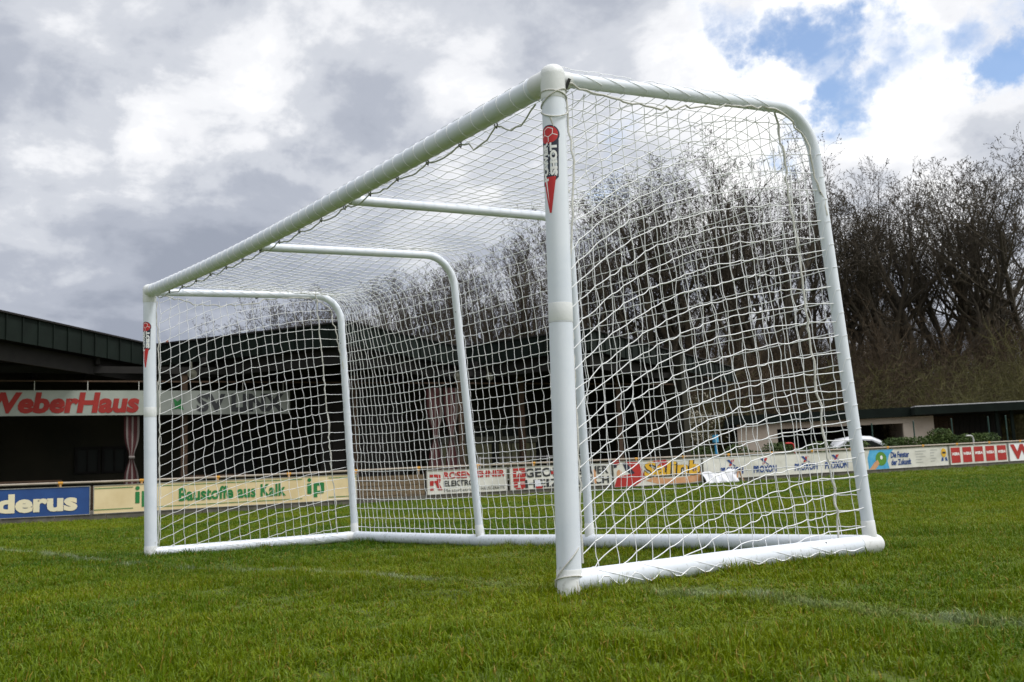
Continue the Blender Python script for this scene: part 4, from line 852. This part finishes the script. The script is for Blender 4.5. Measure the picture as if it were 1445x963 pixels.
# deeper wood: one mass of further trees, brush and saplings
def gn_instances(name, P, rot, scl, objs, attrs=None, kind='stuff'):
    col = bpy.data.collections.new(name + '_source')
    for o in objs: col.objects.link(o)
    me = bpy.data.meshes.new(name); me.vertices.add(len(P)); me.vertices.foreach_set('co', np.asarray(P, np.float32).ravel())
    me.attributes.new('rot', 'FLOAT_VECTOR', 'POINT').data.foreach_set('vector', np.asarray(rot, np.float32).ravel()); me.attributes.new('scl', 'FLOAT_VECTOR', 'POINT').data.foreach_set('vector', np.asarray(scl, np.float32).ravel())
    me.attributes.new('pick', 'INT', 'POINT').data.foreach_set('value', rng.integers(0, len(objs), len(P)).astype(np.int32))
    for k, a in (attrs or {}).items(): me.attributes.new(k, 'FLOAT', 'POINT').data.foreach_set('value', np.asarray(a, np.float32))
    ob = link(name, me); tag(ob, kind=kind)
    ng = bpy.data.node_groups.new(name, 'GeometryNodeTree'); ng.interface.new_socket('Geometry', in_out='INPUT', socket_type='NodeSocketGeometry'); ng.interface.new_socket('Geometry', in_out='OUTPUT', socket_type='NodeSocketGeometry')
    N, L = ng.nodes, ng.links; gi, go = N.new('NodeGroupInput'), N.new('NodeGroupOutput'); ip = N.new('GeometryNodeInstanceOnPoints'); ci = N.new('GeometryNodeCollectionInfo'); ci.inputs['Collection'].default_value = col; ci.inputs['Separate Children'].default_value = True; ci.inputs['Reset Children'].default_value = True
    def na(nm, t):
        n = N.new('GeometryNodeInputNamedAttribute'); n.data_type = t; n.inputs[0].default_value = nm; return n.outputs[0]
    L.new(gi.outputs[0], ip.inputs['Points']); L.new(ci.outputs[0], ip.inputs['Instance']); ip.inputs['Pick Instance'].default_value = True; L.new(na('pick', 'INT'), ip.inputs['Instance Index'])
    e2r = N.new('FunctionNodeEulerToRotation'); L.new(na('rot', 'FLOAT_VECTOR'), e2r.inputs[0]); L.new(e2r.outputs[0], ip.inputs['Rotation']); L.new(na('scl', 'FLOAT_VECTOR'), ip.inputs['Scale']); L.new(ip.outputs[0], go.inputs[0])
    md = ob.modifiers.new('scatter', 'NODES'); md.node_group = ng; return ob
def joined_tree(v):
    a, b_ = VAR[v]; bm = bmesh.new(); bm.from_mesh(a); bm.from_mesh(b_); me = bpy.data.meshes.new('wood_tree'); bm.to_mesh(me); bm.free(); me.materials.append(M['twig']); return bpy.data.objects.new('wood_tree', me)
src = [joined_tree(v) for v in (0, 2, 4, 5)]
P, Rr, Sc = [], [], []
for i in range(34):
    px = random.uniform(380, 1640); f = random.random(); hor = 707.8 - .0425 * px
    sky_ = np.interp(px, [380, 480, 600, 700, 850, 1000, 1100, 1200, 1300, 1450, 1640], [470, 455, 440, 425, 400, 375, 375, 385, 375, 355, 350]) + random.uniform(0, 70)
    H = random.uniform(16, 22); d0 = np.interp(px, [380, 640, 1000, 1450], [100, 104, 84, 84]); d = d0 + f * 38; p = at(px, hor, d); z0 = gz(p.x, p.y)
    H = min((hor - sky_) * d / F + .5 - z0, 27)
    P.append((p.x, p.y, z0 - .2)); Rr.append((0, 0, random.random() * 6.28)); s = max(H, 6) / 22; Sc.append((s * .9, s * .9, s))
gn_instances('distant_woodland', P, Rr, Sc, src)
# understorey: saplings, brambles and dead stems at the edge of the wood
def brush(seed, n, H, m_):
    R = random.Random(seed); S = []
    for i in range(n):
        p = V((R.gauss(0, 1.3), R.gauss(0, 1.3), 0)); ln = .16 if H > 7 else .42; d = V((R.gauss(0, ln), R.gauss(0, ln), 1)).normalized(); L = H * R.uniform(.35, 1.1); r = R.uniform(.012, .035)
        for k in range(4):
            e = p + d * L / 4; S.append((tuple(p), tuple(e), r * (1 - k * .2), r * (.8 - k * .2))); 
            for _ in range(4):
                td = (d * .6 + V((R.gauss(0, .9), R.gauss(0, .9), R.gauss(.0, .6)))).normalized(); l = L * R.uniform(.08, .24); t = p.lerp(e, R.random()); S.append((tuple(t), tuple(t + td * l), .014, .005))
                t2 = t + td * l * .6; S.append((tuple(t2), tuple(t2 + (td + V((R.gauss(0, .6), R.gauss(0, .6), R.gauss(0, .4)))).normalized() * l * .6), .013, .005))
            p = e; d = (d + V((R.gauss(0, .12), R.gauss(0, .12), .02))).normalized()
    v, f = tube_net(S, 3); return bpy.data.objects.new('brush', mesh_np('brush', v, f, m_))
bs = [brush(1, 46, 4.6, 'bush'), brush(2, 40, 6.0, 'bush'), brush(3, 60, 3.0, 'bush')]; bs3 = [brush(6, 13, 10, 'bush'), brush(7, 10, 12, 'bush'), brush(8, 16, 8, 'bush')]; bs2 = [brush(4, 60, 6.5, 'bush2'), brush(5, 60, 4.2, 'bush2')]
def scatter_px(n, d0f, dd, xr=(330, 1650), sc=(.7, 1.4)):
    P, R_, S = [], [], []
    for i in range(n):
        px = random.uniform(*xr); hor = 707.8 - .0425 * px; d = d0f(px) + random.random() ** 1.3 * dd; p = at(px, hor, d); P.append((p.x, p.y, gz(p.x, p.y) - .2)); R_.append((0, 0, random.random() * 6.28)); s = random.uniform(*sc); S.append((s, s, s * random.uniform(.8, 1.3)))
    return P, R_, S
edge = lambda px: float(np.interp(px, [330, 640, 1000, 1450], [86, 86, 68, 66]))
gn_instances('woodland_undergrowth', *scatter_px(1100, edge, 52, sc=(.55, 1.1)), bs)
gn_instances('sapling_thicket', *scatter_px(1300, lambda p: edge(p) + 6, 50, sc=(.65, 1.0)), bs3)
gn_instances('budding_shrubs', *scatter_px(70, lambda p: edge(p) - 3, 16, (760, 1600), (.6, 1.2)), bs2)
me = leafmass('crown', [at(955 + random.gauss(0, 26), 598 + random.gauss(0, 14), 56 + random.gauss(0, 1)) for _ in range(60)], [(.5, .5, .35)] * 60, 2600, 'blossom', size=.055)
q = at(958, 640, 56); q.z = gz(q.x, q.y); t = tag(empty('blossoming_shrub', q), 'shrub with pale blossom beyond the boards, seen through the side net', 'shrub'); o = link('crown', me, t); o.matrix_parent_inverse = Matrix.Translation(-q)
mb = MB(); mb.tube([q, q + V((.1, 0, 1.2)), q + V((.2, .1, 2.2))], [.09, .07, .04], 8); mb.tube([q + V((.1, 0, 1.0)), q + V((-.6, .2, 2.4))], [.05, .03], 6); o = mb.build('trunk', 'bark', t, True); o.matrix_parent_inverse = Matrix.Translation(-q)

# ------------------------------------------------------------------ grass
def grass_mat():
    m = bpy.data.materials.new('grass_blades'); m.use_nodes = True; nt = m.node_tree; N, L = nt.nodes, nt.links; b = N['Principled BSDF']; b.inputs['Roughness'].default_value = .42; b.inputs['Specular IOR Level'].default_value = .15
    def at_(nm):
        n = N.new('ShaderNodeAttribute'); n.attribute_type = 'INSTANCER'; n.attribute_name = nm; return n.outputs['Fac']
    def mix(f, a, c):
        n = N.new('ShaderNodeMix'); n.data_type = 'RGBA'
        (L.new(f, n.inputs[0]) if hasattr(f, 'is_output') else None)
        for i, x in ((6, a), (7, c)):
            if hasattr(x, 'is_output'): L.new(x, n.inputs[i])
            else: n.inputs[i].default_value = (*x, 1)
        return n.outputs[2]
    g = mix(at_('tint'), GRASS[0], GRASS[1])
    va = N.new('ShaderNodeAttribute'); va.attribute_type = 'GEOMETRY'; va.attribute_name = 'blade'
    rp = N.new('ShaderNodeValToRGB'); e = rp.color_ramp.elements; e[0].position = .90; e[0].color = (0, 0, 0, 1); e[1].position = .95; e[1].color = (1, 1, 1, 1); L.new(va.outputs['Fac'], rp.inputs[0])
    g = mix(rp.outputs[0], g, (.26, .19, .03))
    rq = N.new('ShaderNodeValToRGB'); e = rq.color_ramp.elements; e[0].position = .05; e[0].color = (1, 1, 1, 1); e[1].position = .08; e[1].color = (0, 0, 0, 1); L.new(va.outputs['Fac'], rq.inputs[0])
    g = mix(rq.outputs[0], g, (.17, .25, .035))
    g = mix(at_('chalk'), g, (.42, .46, .36))
    L.new(g, b.inputs['Base Color']); 
    tr = N.new('ShaderNodeBsdfTranslucent'); L.new(g, tr.inputs[0]); ms = N.new('ShaderNodeMixShader'); ms.inputs[0].default_value = .25; L.new(b.outputs[0], ms.inputs[1]); L.new(tr.outputs[0], ms.inputs[2]); L.new(ms.outputs[0], N['Material Output'].inputs[0]); return m
GRASS = ((.046, .120, .001), (.175, .222, .002))
M['grass'] = grass_mat()
def tuft(seed, n=38, rad_=.055, h=.038):
    R = random.Random(seed); vs, fs, bl = [], [], []
    for i in range(n):
        a = R.random() * 6.28; rr = rad_ * math.sqrt(R.random()); p = V((rr * math.cos(a), rr * math.sin(a), -.006)); az = R.random() * 6.28; d = V((math.cos(az), math.sin(az), 0)); s = V((-d.y, d.x, 0)); L = h * R.uniform(.40, 1.45); w_ = R.uniform(.0012, .0026); lean = R.uniform(.1, 1.25)
        o = len(vs); p1 = p + V((0, 0, L * .5)) + d * L * .18 * lean; p2 = p + V((0, 0, L * (.98 - .35 * lean))) + d * L * .75 * lean
        vs += [p - s * w_, p + s * w_, p1 + s * w_ * .85, p1 - s * w_ * .85, p2]; fs += [(o, o + 1, o + 2, o + 3), (o + 3, o + 2, o + 4)]; bl += [R.random()] * 5
    me = bpy.data.meshes.new('tuft'); me.from_pydata(vs, [], fs); me.materials.append(M['grass']); me.attributes.new('blade', 'FLOAT', 'POINT').data.foreach_set('value', bl); me.update(); return bpy.data.objects.new('tuft', me)
tufts = [tuft(s) for s in range(8)]
f2 = V((FWD.x, FWD.y, 0)).normalized(); r2v = V((f2.y, -f2.x, 0))
PX, SC_, = [], []
for d0, d1, rho, s in ((1.2, 4.5, 560, 1.0), (4.5, 7.5, 420, 1.1), (7.5, 13, 200, 1.35), (13, 22, 75, 1.8), (22, 34, 30, 2.3), (34, 60, 9, 3.2)):
    area = .62 * (d1 ** 2 - d0 ** 2) + (d1 - d0) * 4.0; n = int(area * rho); d = np.sqrt(rng.uniform(d0 ** 2, d1 ** 2, n)); l = rng.uniform(-1, 1, n) * (d * .62 + 2.0)
    PX.append(np.stack([CAM.x + f2.x * d + r2v.x * l, CAM.y + f2.y * d + r2v.y * l], 1)); SC_.append(np.full(n, s))
PX = np.concatenate(PX); SC_ = np.concatenate(SC_); side = (PX[:, 0] - A_.x) * LN.x + (PX[:, 1] - A_.y) * LN.y; keep = side > .12; PX, SC_ = PX[keep], SC_[keep]
def vnoise(P, s, seed):
    r_ = np.random.default_rng(seed); T = r_.random((64, 64)); q = P * s; i = np.floor(q).astype(int); f = q - i; f = f * f * (3 - 2 * f); g = lambda a, b: T[(i[:, 0] + a) % 64, (i[:, 1] + b) % 64]
    return (g(0, 0) * (1 - f[:, 0]) + g(1, 0) * f[:, 0]) * (1 - f[:, 1]) + (g(0, 1) * (1 - f[:, 0]) + g(1, 1) * f[:, 0]) * f[:, 1]
lump = np.clip((.45 * vnoise(PX, 3.1, 1) + .40 * vnoise(PX, 7.5, 2) + .15 * vnoise(PX, .5, 3) - .5) * 1.9 + .5, 0, 1)
tint = np.clip((.45 * vnoise(PX, .35, 4) + .35 * vnoise(PX, 1.7, 5) + .35 * rng.random(len(PX))) * 1.5 - .35, 0, 1)
gl = PX[:, 1] - np.interp(PX[:, 0], [-30, -10, -6, -3.8, -2.8, -1.7, -.7, .1, .63, 1.16, 2.0, 30], [-1.2, -.59, -.45, -.29, -.17, -.03, .07, .17, .27, .28, .26, .2]); pat = .55 * vnoise(PX, 2.2, 6) + .45 * vnoise(PX, 7, 7)
chalk = np.exp(-(gl / np.where(PX[:, 0] > .2, .085, .055)) ** 2) * np.clip((pat - .33) * 2.8, 0, 1) * np.where(np.abs(PX[:, 0] + .4) < .8, .35, 1) * np.where(PX[:, 0] > .9, .72, 1) * .58
n = len(PX); Z = ground(PX[:, 0], PX[:, 1]) + .008 * np.exp(-((PX[:, 0] - 1) ** 2 + PX[:, 1] ** 2) / 200) * (np.sin(PX[:, 0] * 2.1 + PX[:, 1] * .7) + np.sin(PX[:, 1] * 2.9 - PX[:, 0] * 1.3)) - .006
hs = SC_ ** .35 * (.34 + 1.25 * lump) * rng.uniform(.8, 1.2, n)
def segd(a, b):
    a, b = np.array(a[:2]), np.array(b[:2]); t = np.clip(((PX - a) @ (b - a)) / ((b - a) @ (b - a)), 0, 1); return np.linalg.norm(PX - a - t[:, None] * (b - a), axis=1)
rd = np.minimum.reduce([segd(tuple(sN), tuple(RN)), segd(tuple(sF), tuple(RF)), segd(tuple(RF), tuple(M1)), segd(tuple(M1), tuple(RN))])
hs = hs * (1 + .75 * np.exp(-((rd - .08) / .045) ** 2)); pd = np.minimum(np.hypot(PX[:, 0] - NB.x, PX[:, 1] - NB.y), np.hypot(PX[:, 0] - FB.x, PX[:, 1] - FB.y)); hs = hs * (1 + 1.0 * np.exp(-((pd - .08) / .05) ** 2))
scl = np.stack([SC_, SC_, hs], 1); rot = np.stack([rng.normal(0, .16, n), rng.normal(0, .16, n), rng.uniform(0, 6.28, n)], 1)
print('tufts', n)
gn_instances('grass', np.stack([PX[:, 0], PX[:, 1], Z], 1), rot, scl, tufts, {'tint': tint, 'chalk': chalk})
